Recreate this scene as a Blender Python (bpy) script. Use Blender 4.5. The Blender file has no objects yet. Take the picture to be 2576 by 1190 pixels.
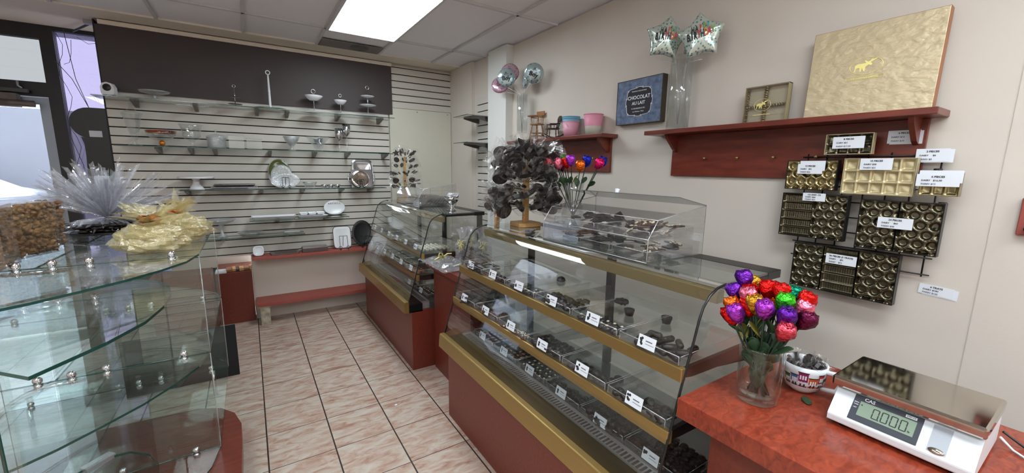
import bpy, bmesh, math, random
from mathutils import Vector, Matrix, noise
R = random.Random(7)
PI = math.pi
col = bpy.context.scene.collection
sc = bpy.context.scene

# ------------------------------------------------------------------ camera
cd = bpy.data.cameras.new('camera'); cam = bpy.data.objects.new('camera', cd); col.objects.link(cam)
F = Vector((0.53626309, 0.82773863, -0.16513827)); Rt = Vector((0.84041272, -0.54177844, 0.0135122)); U = Vector((0.07828378, 0.1460304, 0.98617786))
M = Matrix((Rt, U, -F)).transposed().to_4x4(); M.translation = Vector((-2.24532284, -4.9665108, 1.62675595))
cam.matrix_world = M
cd.sensor_width = 36; cd.lens = 36 * 1018.87 / 2576; cd.clip_start = .02
sc.camera = cam
# ------------------------------------------------------------------ world, exposure
w = bpy.data.worlds.new('sky'); sc.world = w; w.use_nodes = True
bg = w.node_tree.nodes['Background']
bg.inputs[0].default_value = (.86, .92, 1.0, 1); bg.inputs[1].default_value = 3.0
sc.view_settings.view_transform = 'Standard'; sc.view_settings.look = 'None'
sc.view_settings.gamma = 1; sc.view_settings.use_curve_mapping = False
sc.view_settings.exposure = 1.2
sc.cycles.transparent_max_bounces = 40
sc.cycles.max_bounces = 8; sc.cycles.glossy_bounces = 4; sc.cycles.diffuse_bounces = 4; sc.cycles.transmission_bounces = 6
sc.cycles.caustics_reflective = False; sc.cycles.caustics_refractive = False
LAMP = 7.0    # emission of the ceiling light panels

# ------------------------------------------------------------------ materials
def newmat(name):
    m = bpy.data.materials.new(name); m.use_nodes = True; nt = m.node_tree
    return m, nt, nt.nodes, nt.links, nt.nodes['Principled BSDF']
def srgb(r, g, b):
    f = lambda c: (c/255/12.92) if c/255 <= .04045 else ((c/255+.055)/1.055)**2.4
    return (f(r), f(g), f(b), 1)
def pm(name, c, rough=.6, metal=0, spec=.5, vary=0, vscale=8, c2=None, bump=0, bscale=40, coat=0, vdet=4, stretch=None, alpha=1, trans=0):
    m, nt, N, L, b = newmat(name)
    b.inputs['Base Color'].default_value = c; b.inputs['Roughness'].default_value = rough
    b.inputs['Metallic'].default_value = metal; b.inputs['Specular IOR Level'].default_value = spec
    b.inputs['Coat Weight'].default_value = coat
    if trans: b.inputs['Transmission Weight'].default_value = trans
    if vary or c2 or bump:
        tc = N.new('ShaderNodeTexCoord'); mp = N.new('ShaderNodeMapping'); L.new(tc.outputs['Object'], mp.inputs[0])
        if stretch: mp.inputs['Scale'].default_value = stretch
    if vary or c2:
        n = N.new('ShaderNodeTexNoise'); n.inputs['Scale'].default_value = vscale; n.inputs['Detail'].default_value = vdet
        L.new(mp.outputs[0], n.inputs[0])
        r = N.new('ShaderNodeValToRGB'); L.new(n.outputs[0], r.inputs[0])
        r.color_ramp.elements[0].position = .3; r.color_ramp.elements[1].position = .7
        r.color_ramp.elements[0].color = c
        r.color_ramp.elements[1].color = c2 if c2 else tuple(min(1, x*(1+vary)) for x in c[:3]) + (1,)
        L.new(r.outputs[0], b.inputs['Base Color'])
    if bump:
        n2 = N.new('ShaderNodeTexNoise'); n2.inputs['Scale'].default_value = bscale; n2.inputs['Detail'].default_value = 3
        L.new(mp.outputs[0], n2.inputs[0])
        bp = N.new('ShaderNodeBump'); bp.inputs['Strength'].default_value = bump; bp.inputs['Distance'].default_value = .01
        L.new(n2.outputs[0], bp.inputs['Height']); L.new(bp.outputs[0], b.inputs['Normal'])
    return m
def sheet(name, tint=(1, 1, 1), f0=.04, rough=0.0, bump=0, bscale=30, diff=0, dcol=(1, 1, 1, 1), gcol=(1, 1, 1, 1)):
    """thin clear sheet: see-through with an angle-dependent reflection"""
    m, nt, N, L, b = newmat(name); N.remove(b); out = N['Material Output']
    t = N.new('ShaderNodeBsdfTransparent'); t.inputs[0].default_value = tuple(tint) + (1,)
    g = N.new('ShaderNodeBsdfGlossy'); g.inputs['Roughness'].default_value = rough; g.inputs[0].default_value = gcol
    ge = N.new('ShaderNodeNewGeometry'); nrm = ge.outputs['Normal']
    if bump:
        tc = N.new('ShaderNodeTexCoord'); n2 = N.new('ShaderNodeTexNoise'); n2.inputs['Scale'].default_value = bscale; n2.inputs['Detail'].default_value = 3
        L.new(tc.outputs['Object'], n2.inputs[0])
        bp = N.new('ShaderNodeBump'); bp.inputs['Strength'].default_value = bump; bp.inputs['Distance'].default_value = .01
        L.new(n2.outputs[0], bp.inputs['Height']); L.new(bp.outputs[0], g.inputs['Normal']); nrm = bp.outputs[0]
    d = N.new('ShaderNodeVectorMath'); d.operation = 'DOT_PRODUCT'; L.new(nrm, d.inputs[0]); L.new(ge.outputs['Incoming'], d.inputs[1])
    def mth(op, a, bb=None, c=None):
        x = N.new('ShaderNodeMath'); x.operation = op
        for i, v in enumerate((a, bb, c)):
            if v is None: continue
            if isinstance(v, (int, float)): x.inputs[i].default_value = v
            else: L.new(v, x.inputs[i])
        return x.outputs[0]
    a = mth('ABSOLUTE', d.outputs['Value']); o = mth('SUBTRACT', 1.0, a); p = mth('POWER', o, 5.0)
    fac = mth('MULTIPLY_ADD', p, 1-f0, f0); fac = mth('MINIMUM', fac, .9)
    base = t
    if diff:
        df = N.new('ShaderNodeBsdfDiffuse'); df.inputs[0].default_value = dcol
        mx0 = N.new('ShaderNodeMixShader'); mx0.inputs[0].default_value = diff; L.new(t.outputs[0], mx0.inputs[1]); L.new(df.outputs[0], mx0.inputs[2]); base = mx0
    mx = N.new('ShaderNodeMixShader'); L.new(fac, mx.inputs[0]); L.new(base.outputs[0], mx.inputs[1]); L.new(g.outputs[0], mx.inputs[2])
    L.new(mx.outputs[0], out.inputs[0])
    return m
def emit(name, c, s):
    m, nt, N, L, b = newmat(name); b.inputs['Base Color'].default_value = c
    b.inputs['Emission Color'].default_value = c; b.inputs['Emission Strength'].default_value = s
    return m

m_wall = pm('wall_paint', srgb(212, 203, 193), .75, vary=.03, vscale=3, bump=.04, bscale=120)
m_wall_white = pm('pilaster_paint', srgb(226, 226, 222), .6)
m_ceil = pm('ceiling_tile', srgb(232, 230, 234), .9, vary=.04, vscale=300, bump=.12, bscale=300)
m_grid = pm('ceiling_grid_metal', srgb(204, 202, 204), .55)
m_plaster = pm('ceiling_plaster', srgb(226, 216, 202), .8)
m_brown = pm('dark_brown_panel', srgb(58, 48, 48), .55, vary=.1, vscale=2)
m_slat = pm('slatwall_board', srgb(204, 198, 190), .5, vary=.03, vscale=5)
m_groove = pm('slatwall_groove', srgb(26, 20, 18), .7)
m_cream = pm('cream_panel', srgb(206, 203, 188), .5)
m_redlam = pm('red_laminate', srgb(104, 42, 31), .38, c2=srgb(116, 50, 36), vscale=60, vdet=2)
m_redpaint = pm('red_painted_board', srgb(150, 72, 62), .5, vary=.08, vscale=6)
m_cherry = pm('cherry_wood', srgb(98, 38, 27), .35, c2=srgb(122, 52, 36), vscale=7, stretch=(1, 6, 1), coat=.2)
def burl():
    m, nt, N, L, b = newmat('cherry_burl_laminate')
    tc = N.new('ShaderNodeTexCoord'); mp = N.new('ShaderNodeMapping'); mp.inputs['Scale'].default_value = (1, 1.8, 1); L.new(tc.outputs['Object'], mp.inputs[0])
    n = N.new('ShaderNodeTexNoise'); n.inputs['Scale'].default_value = 24; n.inputs['Detail'].default_value = 5; n.inputs['Distortion'].default_value = 1.6; L.new(mp.outputs[0], n.inputs[0])
    r = N.new('ShaderNodeValToRGB'); L.new(n.outputs[0], r.inputs[0]); e = r.color_ramp.elements
    e[0].position = .32; e[0].color = srgb(116, 42, 27); e[1].position = .72; e[1].color = srgb(160, 68, 44)
    L.new(r.outputs[0], b.inputs['Base Color']); b.inputs['Roughness'].default_value = .3; b.inputs['Coat Weight'].default_value = .15
    return m
m_burl = burl()
m_brass = pm('brushed_brass', srgb(166, 138, 84), .34, metal=.7, vary=.06, vscale=4, stretch=(30, 1, 30))
m_beam = pm('dull_brass', srgb(140, 122, 78), .45, metal=.4)
m_ledge = pm('matt_black_metal', srgb(12, 12, 13), .7, spec=.15)
m_black = pm('black_plastic', srgb(20, 20, 22), .35)
m_matblack = pm('black_board', srgb(27, 29, 32), .7)
m_deck = pm('dark_steel_deck', srgb(78, 80, 80), .45, metal=.5)
m_alu = pm('grey_aluminium', srgb(168, 170, 172), .35, metal=.6)
m_slot = pm('dark_slot', srgb(14, 14, 16), .8)
m_chrome = pm('chrome', srgb(215, 215, 220), .1, metal=1)
m_silver = pm('silver_plate', srgb(196, 196, 202), .16, metal=1)
m_steel = pm('polished_steel', srgb(190, 184, 174), .07, metal=1)
m_white = pm('white_porcelain', srgb(232, 234, 238), .25)
m_plastic_white = pm('white_plastic', srgb(222, 228, 234), .4)
m_grey = pm('grey_plastic', srgb(168, 174, 182), .4)
m_card = pm('white_card', srgb(228, 232, 240), .6)
m_ink = pm('black_ink', srgb(34, 34, 38), .7)
m_ink2 = pm('grey_ink', srgb(96, 96, 104), .7)
m_glass = sheet('clear_glass', (.93, .965, .955), .045)
m_glassc = sheet('case_glass', (.96, .97, .965), .062)
m_glasstop = sheet('tinted_case_top_glass', (.62, .66, .64), .09, diff=.12, dcol=srgb(150, 152, 148))
m_gedge = pm('green_glass_edge', srgb(30, 74, 66), .15, spec=.8)
m_gedge2 = sheet('pale_glass_edge', (.45, .6, .56), .12)
m_acryl = sheet('clear_acrylic', (.975, .975, .975), .045, diff=.012, dcol=srgb(225, 225, 230))
m_acedge = sheet('acrylic_edge', (.8, .8, .82), .2, diff=.35, dcol=srgb(225, 225, 230))
m_crystal = sheet('clear_glassware', (.94, .955, .955), .075, diff=.008, dcol=srgb(220, 225, 228))
m_etched = sheet('frosted_glassware', (.8, .83, .84), .12, rough=.15, bump=.6, bscale=60, diff=.25, dcol=srgb(225, 228, 230))
m_cello = sheet('cellophane', (.94, .94, .96), .14, rough=.06, bump=.7, bscale=25, diff=.17, dcol=srgb(235, 240, 250))
m_cello2 = sheet('shiny_cellophane', (.96, .96, .96), .06, rough=.05, bump=.8, bscale=40, diff=.012)
m_yellow = sheet('yellow_tulle', (.97, .94, .82), .10, rough=.15, bump=1, bscale=50, diff=.26, dcol=srgb(246, 232, 180))
m_yribbon = pm('yellow_ribbon', srgb(232, 222, 140), .45)
m_copper = pm('copper_foil_ribbon', srgb(190, 84, 30), .2, metal=1, bump=.5)
m_lilac = sheet('lilac_window_film', (.335, .315, .385), .05)
m_transom = sheet('grey_transom_film', (.31, .31, .305), .05)
m_doorglass = sheet('door_glass', (.60, .62, .65), .05)
m_frame = pm('black_door_frame', srgb(24, 22, 26), .4)
m_choc = pm('dark_chocolate', srgb(32, 24, 22), .42, bump=.3, bscale=60, vary=.3, vscale=30)
m_choc2 = pm('milk_chocolate', srgb(78, 50, 38), .45, bump=.3, bscale=60)
m_wchoc = pm('white_chocolate', srgb(222, 218, 202), .45)
m_nut = pm('roasted_nut', srgb(176, 118, 70), .5, vary=.3, vscale=60)
m_nutw = pm('pale_nut', srgb(226, 214, 188), .5)
m_pop = pm('caramel_popcorn', srgb(84, 50, 30), .4, c2=srgb(176, 132, 84), vscale=45, vdet=2, bump=.4)
m_wood = pm('light_wood', srgb(196, 146, 88), .45, c2=srgb(214, 168, 108), vscale=9, stretch=(1, 1, 8))
m_wood2 = pm('honey_wood', srgb(142, 94, 48), .4, vary=.2, vscale=12)
m_dwood = pm('dark_walnut', srgb(52, 34, 26), .4)
m_gold = pm('gold_foil_plastic', srgb(164, 150, 112), .28, metal=.95, bump=.15, bscale=60)
m_goldd = pm('dark_gold_plastic', srgb(116, 110, 92), .27, metal=.95, bump=.12, bscale=60)
m_goldl = pm('pale_gold_tray', srgb(204, 190, 150), .38, metal=.5)
m_goldbox = pm('gold_paper', srgb(204, 188, 154), .42, metal=.35, bump=.6, bscale=26, vary=.06, vscale=20, stretch=(1, 1.6, 3))
m_goldedge = pm('copper_paper', srgb(170, 116, 84), .5, metal=.3)
m_goldshine = pm('bright_gold_print', srgb(250, 236, 150), .3, metal=.3)
m_cellgold = sheet('embossed_lid', (.92, .9, .86), .1)
m_lamp = emit('light_panel_diffuser', (.86, .95, 1, 1), LAMP)
def floor_mat():
    m, nt, N, L, b = newmat('ceramic_floor_tile'); T = .3362
    tc = N.new('ShaderNodeTexCoord'); mp = N.new('ShaderNodeMapping'); L.new(tc.outputs['Object'], mp.inputs[0])
    mp.inputs['Location'].default_value = (2.2728/T, .6146/T, 0); mp.inputs['Scale'].default_value = (1/T, 1/T, 1)
    sp = N.new('ShaderNodeSeparateXYZ'); L.new(mp.outputs[0], sp.inputs[0])
    def mth(op, a, bb=None):
        x = N.new('ShaderNodeMath'); x.operation = op
        for i, v in enumerate((a, bb)):
            if v is None: continue
            if isinstance(v, (int, float)): x.inputs[i].default_value = v
            else: L.new(v, x.inputs[i])
        return x.outputs[0]
    def line(o, wd):
        fr = mth('FRACT', mth('ADD', o, 100)); d = mth('ABSOLUTE', mth('SUBTRACT', fr, .5)); return mth('GREATER_THAN', d, .5-wd)
    gx = line(sp.outputs[0], .0115); gy = line(sp.outputs[1], .0065); g = mth('MAXIMUM', gx, gy)
    fx = mth('FLOOR', mth('ADD', sp.outputs[0], 100)); fy = mth('FLOOR', mth('ADD', sp.outputs[1], 100))
    cb = N.new('ShaderNodeCombineXYZ'); L.new(mth('MULTIPLY', fx, 3.7), cb.inputs[0]); L.new(mth('MULTIPLY', fy, 5.3), cb.inputs[1])
    va = N.new('ShaderNodeVectorMath'); L.new(mp.outputs[0], va.inputs[0]); L.new(cb.outputs[0], va.inputs[1])
    rot = N.new('ShaderNodeMapping'); rot.inputs['Rotation'].default_value = (0, 0, .55); rot.inputs['Scale'].default_value = (1.0, 2.6, 1); L.new(va.outputs[0], rot.inputs[0])
    n = N.new('ShaderNodeTexNoise'); n.inputs['Scale'].default_value = 2.6; n.inputs['Detail'].default_value = 6; n.inputs['Roughness'].default_value = .62; n.inputs['Distortion'].default_value = .7
    L.new(rot.outputs[0], n.inputs[0]); r = N.new('ShaderNodeValToRGB'); L.new(n.outputs[0], r.inputs[0]); e = r.color_ramp.elements
    e[0].position = .3; e[0].color = srgb(158, 118, 102); e[1].position = .72; e[1].color = srgb(206, 196, 184)
    x = e.new(.45); x.color = srgb(186, 158, 142); x = e.new(.56); x.color = srgb(196, 180, 166)
    mx = N.new('ShaderNodeMix'); mx.data_type = 'RGBA'; L.new(g, mx.inputs[0]); L.new(r.outputs[0], mx.inputs[6]); mx.inputs[7].default_value = srgb(54, 42, 38)
    L.new(mx.outputs[2], b.inputs['Base Color']); b.inputs['Roughness'].default_value = .32
    bp = N.new('ShaderNodeBump'); bp.inputs['Strength'].default_value = .6; bp.inputs['Distance'].default_value = .004; bp.invert = True
    L.new(g, bp.inputs['Height']); L.new(bp.outputs[0], b.inputs['Normal'])
    return m
m_floor = floor_mat()

# ------------------------------------------------------------------ mesh helpers
class MB:
    def __init__(s): s.v = []; s.f = []; s.m = []; s.s = []
    def add(s, vs, fs, mi=0, smooth=False, M=None):
        o = len(s.v)
        s.v += [tuple(M @ Vector(v)) if M else tuple(v) for v in vs]
        s.f += [tuple(i+o for i in f) for f in fs]; s.m += [mi]*len(fs); s.s += [smooth]*len(fs)
        return s
    def box(s, x0, x1, y0, y1, z0, z1, mi=0, M=None):
        v = [(x, y, z) for z in (z0, z1) for y in (y0, y1) for x in (x0, x1)]
        return s.add(v, [(0, 2, 3, 1), (4, 5, 7, 6), (0, 1, 5, 4), (2, 6, 7, 3), (0, 4, 6, 2), (1, 3, 7, 5)], mi, False, M)
    def prism(s, out, z0, z1, mi=0, mside=None, M=None, smooth=False):
        n = len(out); v = [(x, y, z0) for x, y in out] + [(x, y, z1) for x, y in out]
        s.add(v, [tuple(range(n))[::-1], tuple(range(n, 2*n))], mi, False, M)
        return s.add(v, [(i, (i+1) % n, n+(i+1) % n, n+i) for i in range(n)], mi if mside is None else mside, smooth, M)
    def lathe(s, prof, n=24, mi=0, M=None, sx=1, sy=1, smooth=True):
        v = []; f = []
        for r, z in prof:
            for k in range(n):
                a = 2*PI*k/n; v.append((r*sx*math.cos(a), r*sy*math.sin(a), z))
        for i in range(len(prof)-1):
            for k in range(n):
                k2 = (k+1) % n; f.append((i*n+k, i*n+k2, (i+1)*n+k2, (i+1)*n+k))
        return s.add(v, f, mi, smooth, M)
    def tube(s, path, r=.003, n=6, mi=0, closed=False, M=None, cap=True):
        P = [Vector(p) for p in path]; L = len(P); rr = r if isinstance(r, (list, tuple)) else [r]*L
        v = []; f = []; up = None
        for i, p in enumerate(P):
            a = P[(i-1) % L] if (closed or i > 0) else p; b = P[(i+1) % L] if (closed or i < L-1) else p
            t = (b-a); t = t.normalized() if t.length > 1e-9 else Vector((0, 0, 1))
            if up is None: up = Vector((0, 0, 1)) if abs(t.z) < .9 else Vector((1, 0, 0))
            x = t.cross(up); x = x.normalized() if x.length > 1e-6 else t.orthogonal().normalized(); y = x.cross(t).normalized(); up = y
            for k in range(n):
                an = 2*PI*k/n; v.append(p + (x*math.cos(an) + y*math.sin(an))*rr[i])
        for i in range(L if closed else L-1):
            j = (i+1) % L
            for k in range(n):
                k2 = (k+1) % n; f.append((i*n+k, i*n+k2, j*n+k2, j*n+k))
        if cap and not closed: f += [tuple(range(n))[::-1], tuple(range((L-1)*n, L*n))]
        return s.add(v, f, mi, True, M)
    def ball(s, c=(0, 0, 0), r=.01, sx=1, sy=1, sz=1, seg=8, rings=6, mi=0, M=None, rough=0, seed=0):
        v = []; f = []
        for i in range(rings+1):
            th = PI*i/rings
            for k in range(seg):
                a = 2*PI*k/seg; d = Vector((math.sin(th)*math.cos(a), math.sin(th)*math.sin(a), math.cos(th)))
                q = 1 + (rough*noise.noise(d*2.3+Vector((seed, seed*1.7, 0))) if rough else 0)
                if i in (0, rings) and rough: q = 1
                v.append((c[0]+d.x*r*sx*q, c[1]+d.y*r*sy*q, c[2]+d.z*r*sz*q))
        for i in range(rings):
            for k in range(seg):
                k2 = (k+1) % seg; f.append((i*seg+k, (i+1)*seg+k, (i+1)*seg+k2, i*seg+k2))
        return s.add(v, f, mi, True, M)
    def hfield(s, w, h, fn, res=.005, mi=0, M=None, mfn=None):
        nx = max(2, int(w/res)); ny = max(2, int(h/res)); v = []; 
        for j in range(ny+1):
            for i in range(nx+1):
                x = w*i/nx; y = h*j/ny; v.append((x, y, fn(x, y)))
        f = [(j*(nx+1)+i, j*(nx+1)+i+1, (j+1)*(nx+1)+i+1, (j+1)*(nx+1)+i) for j in range(ny) for i in range(nx)]
        return s.add(v, f, mi, True, M)
    def mesh(s, name, mats):
        me = bpy.data.meshes.new(name); me.from_pydata(s.v, [], s.f)
        for m in (mats if isinstance(mats, (list, tuple)) else [mats]): me.materials.append(m)
        me.polygons.foreach_set('material_index', s.m); me.polygons.foreach_set('use_smooth', s.s); me.update()
        return me
    def build(s, name, mats, parent=None, bevel=0, solid=0):
        o = bpy.data.objects.new(name, s.mesh(name, mats)); col.objects.link(o)
        if parent: o.parent = parent
        if solid: md = o.modifiers.new('solid', 'SOLIDIFY'); md.thickness = solid
        if bevel: md = o.modifiers.new('bevel', 'BEVEL'); md.width = bevel; md.segments = 2; md.limit_method = 'ANGLE'
        return o
def fixn(o):
    bm = bmesh.new(); bm.from_mesh(o.data); bmesh.ops.recalc_face_normals(bm, faces=bm.faces); bm.to_mesh(o.data); bm.free(); return o
def tag(o, label, cat, group=None, kind=None):
    o['label'] = label; o['category'] = cat
    if group: o['group'] = group
    if kind: o['kind'] = kind
    return o
def thing(name, label, cat, loc=(0, 0, 0), rz=0, group=None, mat=None):
    o = bpy.data.objects.new(name, None); col.objects.link(o); o.empty_display_size = .02
    if mat is not None: o.matrix_world = mat
    else: o.location = loc; o.rotation_euler = (0, 0, rz)
    return tag(o, label, cat, group)
def single(mb, name, mats, label, cat, loc=(0, 0, 0), rz=0, group=None, mat=None, kind=None, bevel=0):
    o = mb.build(name, mats, None, bevel)
    if mat is not None: o.matrix_world = mat
    else: o.location = loc; o.rotation_euler = (0, 0, rz)
    return tag(o, label, cat, group, kind)
def struct(mb, name, mats, bevel=0):
    o = mb.build(name, mats, None, bevel); o['kind'] = 'structure'; return o
def dup(root, loc=None, rz=None, label=None, group=None, scale=None, mat=None):
    r = root.copy(); col.objects.link(r)
    if mat is not None: r.matrix_world = mat
    if loc is not None: r.location = loc
    if rz is not None: r.rotation_euler = rz if isinstance(rz, tuple) else (0, 0, rz)
    if scale: r.scale = (scale,)*3 if not isinstance(scale, tuple) else scale
    if label: r['label'] = label
    if group: r['group'] = group
    for ch in list(root.children):
        c = ch.copy(); col.objects.link(c); c.parent = r
        for g in list(ch.children):
            d = g.copy(); col.objects.link(d); d.parent = c
    return r
def frame(o, x, y, z):   # matrix from origin and three axes
    m = Matrix((Vector(x), Vector(y), Vector(z))).transposed().to_4x4(); m.translation = Vector(o); return m
def WR(y, z, x=.05): return frame((x, y, z), (0, -1, 0), (0, 0, 1), (-1, 0, 0))   # on the right-hand wall, facing the room
def WB(x, z, y=0): return frame((x, y, z), (1, 0, 0), (0, 0, 1), (0, -1, 0))       # on the back wall, facing the room
_tc = {}
def text(mb, s, size, M=None, mi=0, align='CENTER', depth=.0006, bold=0):
    key = (s, size, align, depth, bold)
    if key not in _tc:
        cu = bpy.data.curves.new('t', 'FONT'); cu.body = s; cu.size = size; cu.align_x = align; cu.align_y = 'CENTER'; cu.extrude = depth; cu.resolution_u = 2; cu.offset = bold
        o = bpy.data.objects.new('t', cu); col.objects.link(o)
        dg = bpy.context.evaluated_depsgraph_get(); me = bpy.data.meshes.new_from_object(o.evaluated_get(dg))
        _tc[key] = ([tuple(v.co) for v in me.vertices], [tuple(p.vertices) for p in me.polygons])
        bpy.data.objects.remove(o); bpy.data.curves.remove(cu); bpy.data.meshes.remove(me)
    v, f = _tc[key]; return mb.add(v, f, mi, False, M)
T = Matrix.Translation
def Rz(a): return Matrix.Rotation(a, 4, 'Z')
def Rx(a): return Matrix.Rotation(a, 4, 'X')
def Ry(a): return Matrix.Rotation(a, 4, 'Y')
def Sc(x, y, z): return Matrix.Diagonal((x, y, z, 1))

# ================================================================== THE ROOM
H = 2.824
struct(MB().box(-5.2, .05, -7.2, .62, -.12, 0), 'floor', m_floor)
struct(MB().box(.05, .2, -7.2, -1.40, 0, H), 'wall_right', m_wall)
trm = MB(); trm.box(.0475, .0502, -7.1, -4.68, .0, H)
struct(trm, 'trim_1', m_wall)
wc = MB(); wc.box(.04, .2, -1.04, -.6, 0, H); wc.box(0, .2, -.6, 0, 0, H)
struct(wc, 'wall_right_corner', m_wall)
struct(MB().box(-.03, .2, -1.40, -1.04, 0, H), 'trim_2', [m_wall_white])
struct(MB().box(-5.2, .2, -7.35, -7.2, 0, H), 'wall_near', m_wall)
struct(MB().box(-5.35, -5.2, -7.35, .62, 0, H), 'wall_left', m_wall)
struct(MB().box(-2.285, .2, 0, .14, 0, .70), 'wall_back_lower', m_wall)
struct(MB().box(-3.2, .2, .012, .14, .70, H), 'wall_back', m_wall)
# ceiling: plaster border, grid and tiles
struct(MB().box(-5.35, .2, -7.35, 1.0, H+.012, H+.1), 'ceiling', m_ceil)
struct(MB().box(-5.2, .05, -.285, .62, H-.004, H+.011), 'ceiling_border', m_plaster)
g = MB()
for k in range(-3, 5):
    x = -2.1796 + .6096*k
    if x < .05: g.box(x-.012, x+.012, -7.2, -.285, H-.004, H+.011)
for j in range(0, 6):
    y = -.8647 - 1.2146*j; g.box(-5.2, .05, y-.012, y+.012, H-.004, H+.011)
struct(g, 'ceiling_grid', m_grid)
# lit troffers
def troffer(x0, y0, label, first=None):
    r = thing('ceiling_light_panel', label, 'ceiling light', (x0, y0, H))
    MB().box(.012, .598, -1.2, -.012, -.018, -.002).build('diffuser', m_lamp, r)
    f = MB()
    for a in ((.0, .02, -1.21, 0), (.59, .61, -1.21, 0), (.02, .59, -.02, 0), (.02, .59, -1.21, -1.19)): f.box(a[0], a[1], a[2], a[3], -.022, -.0005)
    f.build('frame', m_grid, r)
    return r
troffer(-1.57, -.877, 'lit fluorescent ceiling panel above the cake plate shelves')
troffer(-1.57, -4.52, 'added out-of-view ceiling light panel above the near display case')  # this and the following panels are out of view, added for more bounce light
troffer(-3.40, -3.31, 'added out-of-view ceiling light panel above the glass shelf tower')
troffer(-3.40, -5.74, 'added out-of-view ceiling light panel nearest the shop rear')
troffer(-4.62, -4.52, 'added out-of-view ceiling light panel by the far left wall')
troffer(-.96, -5.74, 'added out-of-view ceiling light panel above the checkout end')
# air vent
r = thing('ceiling_air_vent', 'grey ceiling tile with a round air vent in it', 'air vent', (-1.27, -.42, H))
MB().box(-.285, .285, -.125, .125, -.006, -.0005).build('vent_plate', pm('vent_grey', srgb(128, 122, 118), .7), r)
MB().lathe([(.001, -.0085), (.07, -.0085), (.075, -.014), (.085, -.014), (.085, -.006)], 32, M=Sc(1, 1.25, 1) @ T((.08, -.02, 0))).build('round_grille', pm('vent_dark', srgb(98, 94, 92), .6), r)
# slatwall
G = .0762
def slat(mb, x0, x1, ztop, n, y=0, flip=None):
    """boards between grooves; grooves centred on ztop - k*G"""
    for k in range(n): pass
sl = MB()
def slats(mb, x0, x1, z_hi, z_lo, zg, y0=-.001, t=.02):
    zs = []; k = 0
    while zg - k*G > z_lo + .01:
        if zg - k*G < z_hi - .005: zs.append(zg-k*G)
        k += 1
    edges = [z_hi] + zs + [z_lo]
    for i in range(len(edges)-1):
        a = edges[i] - (.0055 if i else 0); b = edges[i+1] + (.0055 if i < len(edges)-2 else 0)
        mb.box(x0, x1, y0-t, y0, b, a, 0)
    mb.box(x0+.001, x1-.001, y0-.003, y0+.010, z_lo, z_hi, 1)
slats(sl, -3.225, -.80, 2.262, .70, 2.2463)
slats(sl, -.80, 0, 2.795, 2.32, 2.7773)
o = struct(sl, 'wall_slatwall', [m_slat, m_groove])
sl = MB().box(-3.235, -3.2252, -.024, .14, .70, H-.012); struct(sl, 'trim_3', m_matblack)
single(MB().box(-3.224, -.755, -.040, -.023, 2.238, 2.772), 'dark_wall_panel', m_brown, 'large dark brown wall panel above the slatwall shelves', 'wall panel')
struct(MB().box(-3.2, -.75, -.045, -.0245, 2.775, 2.81), 'trim_4', m_plaster)
r = thing('cream_wall_panel', 'plain cream board screwed over the slatwall near the corner', 'wall panel', (-.79, -.0225, 1.0))
MB().box(0, .785, -.008, 0, -.3, 1.315).build('board', m_cream, r)
for x in (.02, .34, .74):
    MB().lathe([(.0001, .002), (.006, .0015), (.006, 0)], 10, M=frame((x, -.008, 1.29), (1, 0, 0), (0, 0, 1), (0, -1, 0))).build('screw', m_ink2, r)
# small slatwall strip on the right side wall
ss = MB(); slats(ss, 0, .32, 2.41, .9, 2.33, 0, .02)
o = ss.build('slatwall_strip', [m_slat, m_groove]); o.matrix_world = frame((.0295, -.705, 0), (0, -1, 0), (1, 0, 0), (0, 0, 1)) ; tag(o, 'narrow white slatwall strip beside the white pilaster', 'slatwall')
def flatmat(): pass
m_alustrip = m_alu
single(MB().box(-.008, .012, -.008, .006, 0, 1.5), 'slatwall_edge_strip', m_alu, 'thin metal edge strip on the narrow slatwall', 'trim', (.01, -1.029, .9))

# ------------------------------------------------------------------ storefront, left
YF = .5
def bar(nm, x0, x1, z0, z1, t=.06): return struct(MB().box(x0, x1, YF, YF+t, z0, z1), nm, m_frame)
bar('trim_5', -3.70, -3.61, 0, 2.822, .09)          # mullion
bar('trim_6', -5.2, -3.70, 2.70, 2.822)
bar('trim_7', -3.61, -2.2, 2.785, 2.822)
bar('trim_8', -5.2, -3.70, 2.205, 2.33, .08)
bar('trim_9', -5.2, -4.75, 0, 2.205)
bar('trim_10', -3.61, -2.2, 0, .5)
struct(MB().box(-3.0, -2.2, YF-.02, YF+.02, .5, 2.785), 'wall_front_end', m_wall)
o = MB().box(-5.2, -3.70, YF+.02, YF+.03, 2.33, 2.70).build('window_1', m_transom); o['kind'] = 'structure'
o = MB().box(-3.61, -3.0, YF+.02, YF+.03, .5, 2.785).build('window_2', m_lilac); o['kind'] = 'structure'
d = bpy.data.objects.new('door_1', None); col.objects.link(d); d['kind'] = 'structure'
dm = MB().box(-4.72, -4.66, YF+.02, YF+.06, .02, 2.2).box(-3.77, -3.705, YF+.02, YF+.06, .02, 2.2).box(-4.66, -3.77, YF+.02, YF+.06, .02, .22).box(-4.66, -3.77, YF+.02, YF+.06, 2.14, 2.2)
dm.build('door_frame', pm('door_aluminium', srgb(150, 158, 170), .35, metal=.5), d)
MB().box(-4.66, -3.77, YF+.035, YF+.043, .22, 2.14).build('door_glass', m_doorglass, d)
MB().box(-3.80, -3.76, YF-.02, YF+.02, .95, 1.2).build('door_handle', m_alu, d)
r = thing('door_closer', 'old grey door closer with arm at the top of the shop door', 'door closer', (-3.9, YF-.02, 2.19))
c = MB(); c.tube([(-.16, -.06, -.06), (.13, -.06, -.06)], .028, 10); c.box(-.09, .03, -.07, .02, -.09, .02)
c.build('closer_body', pm('tarnished_metal', srgb(96, 88, 84), .5, metal=.5, vary=.4, vscale=20), r)
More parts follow.
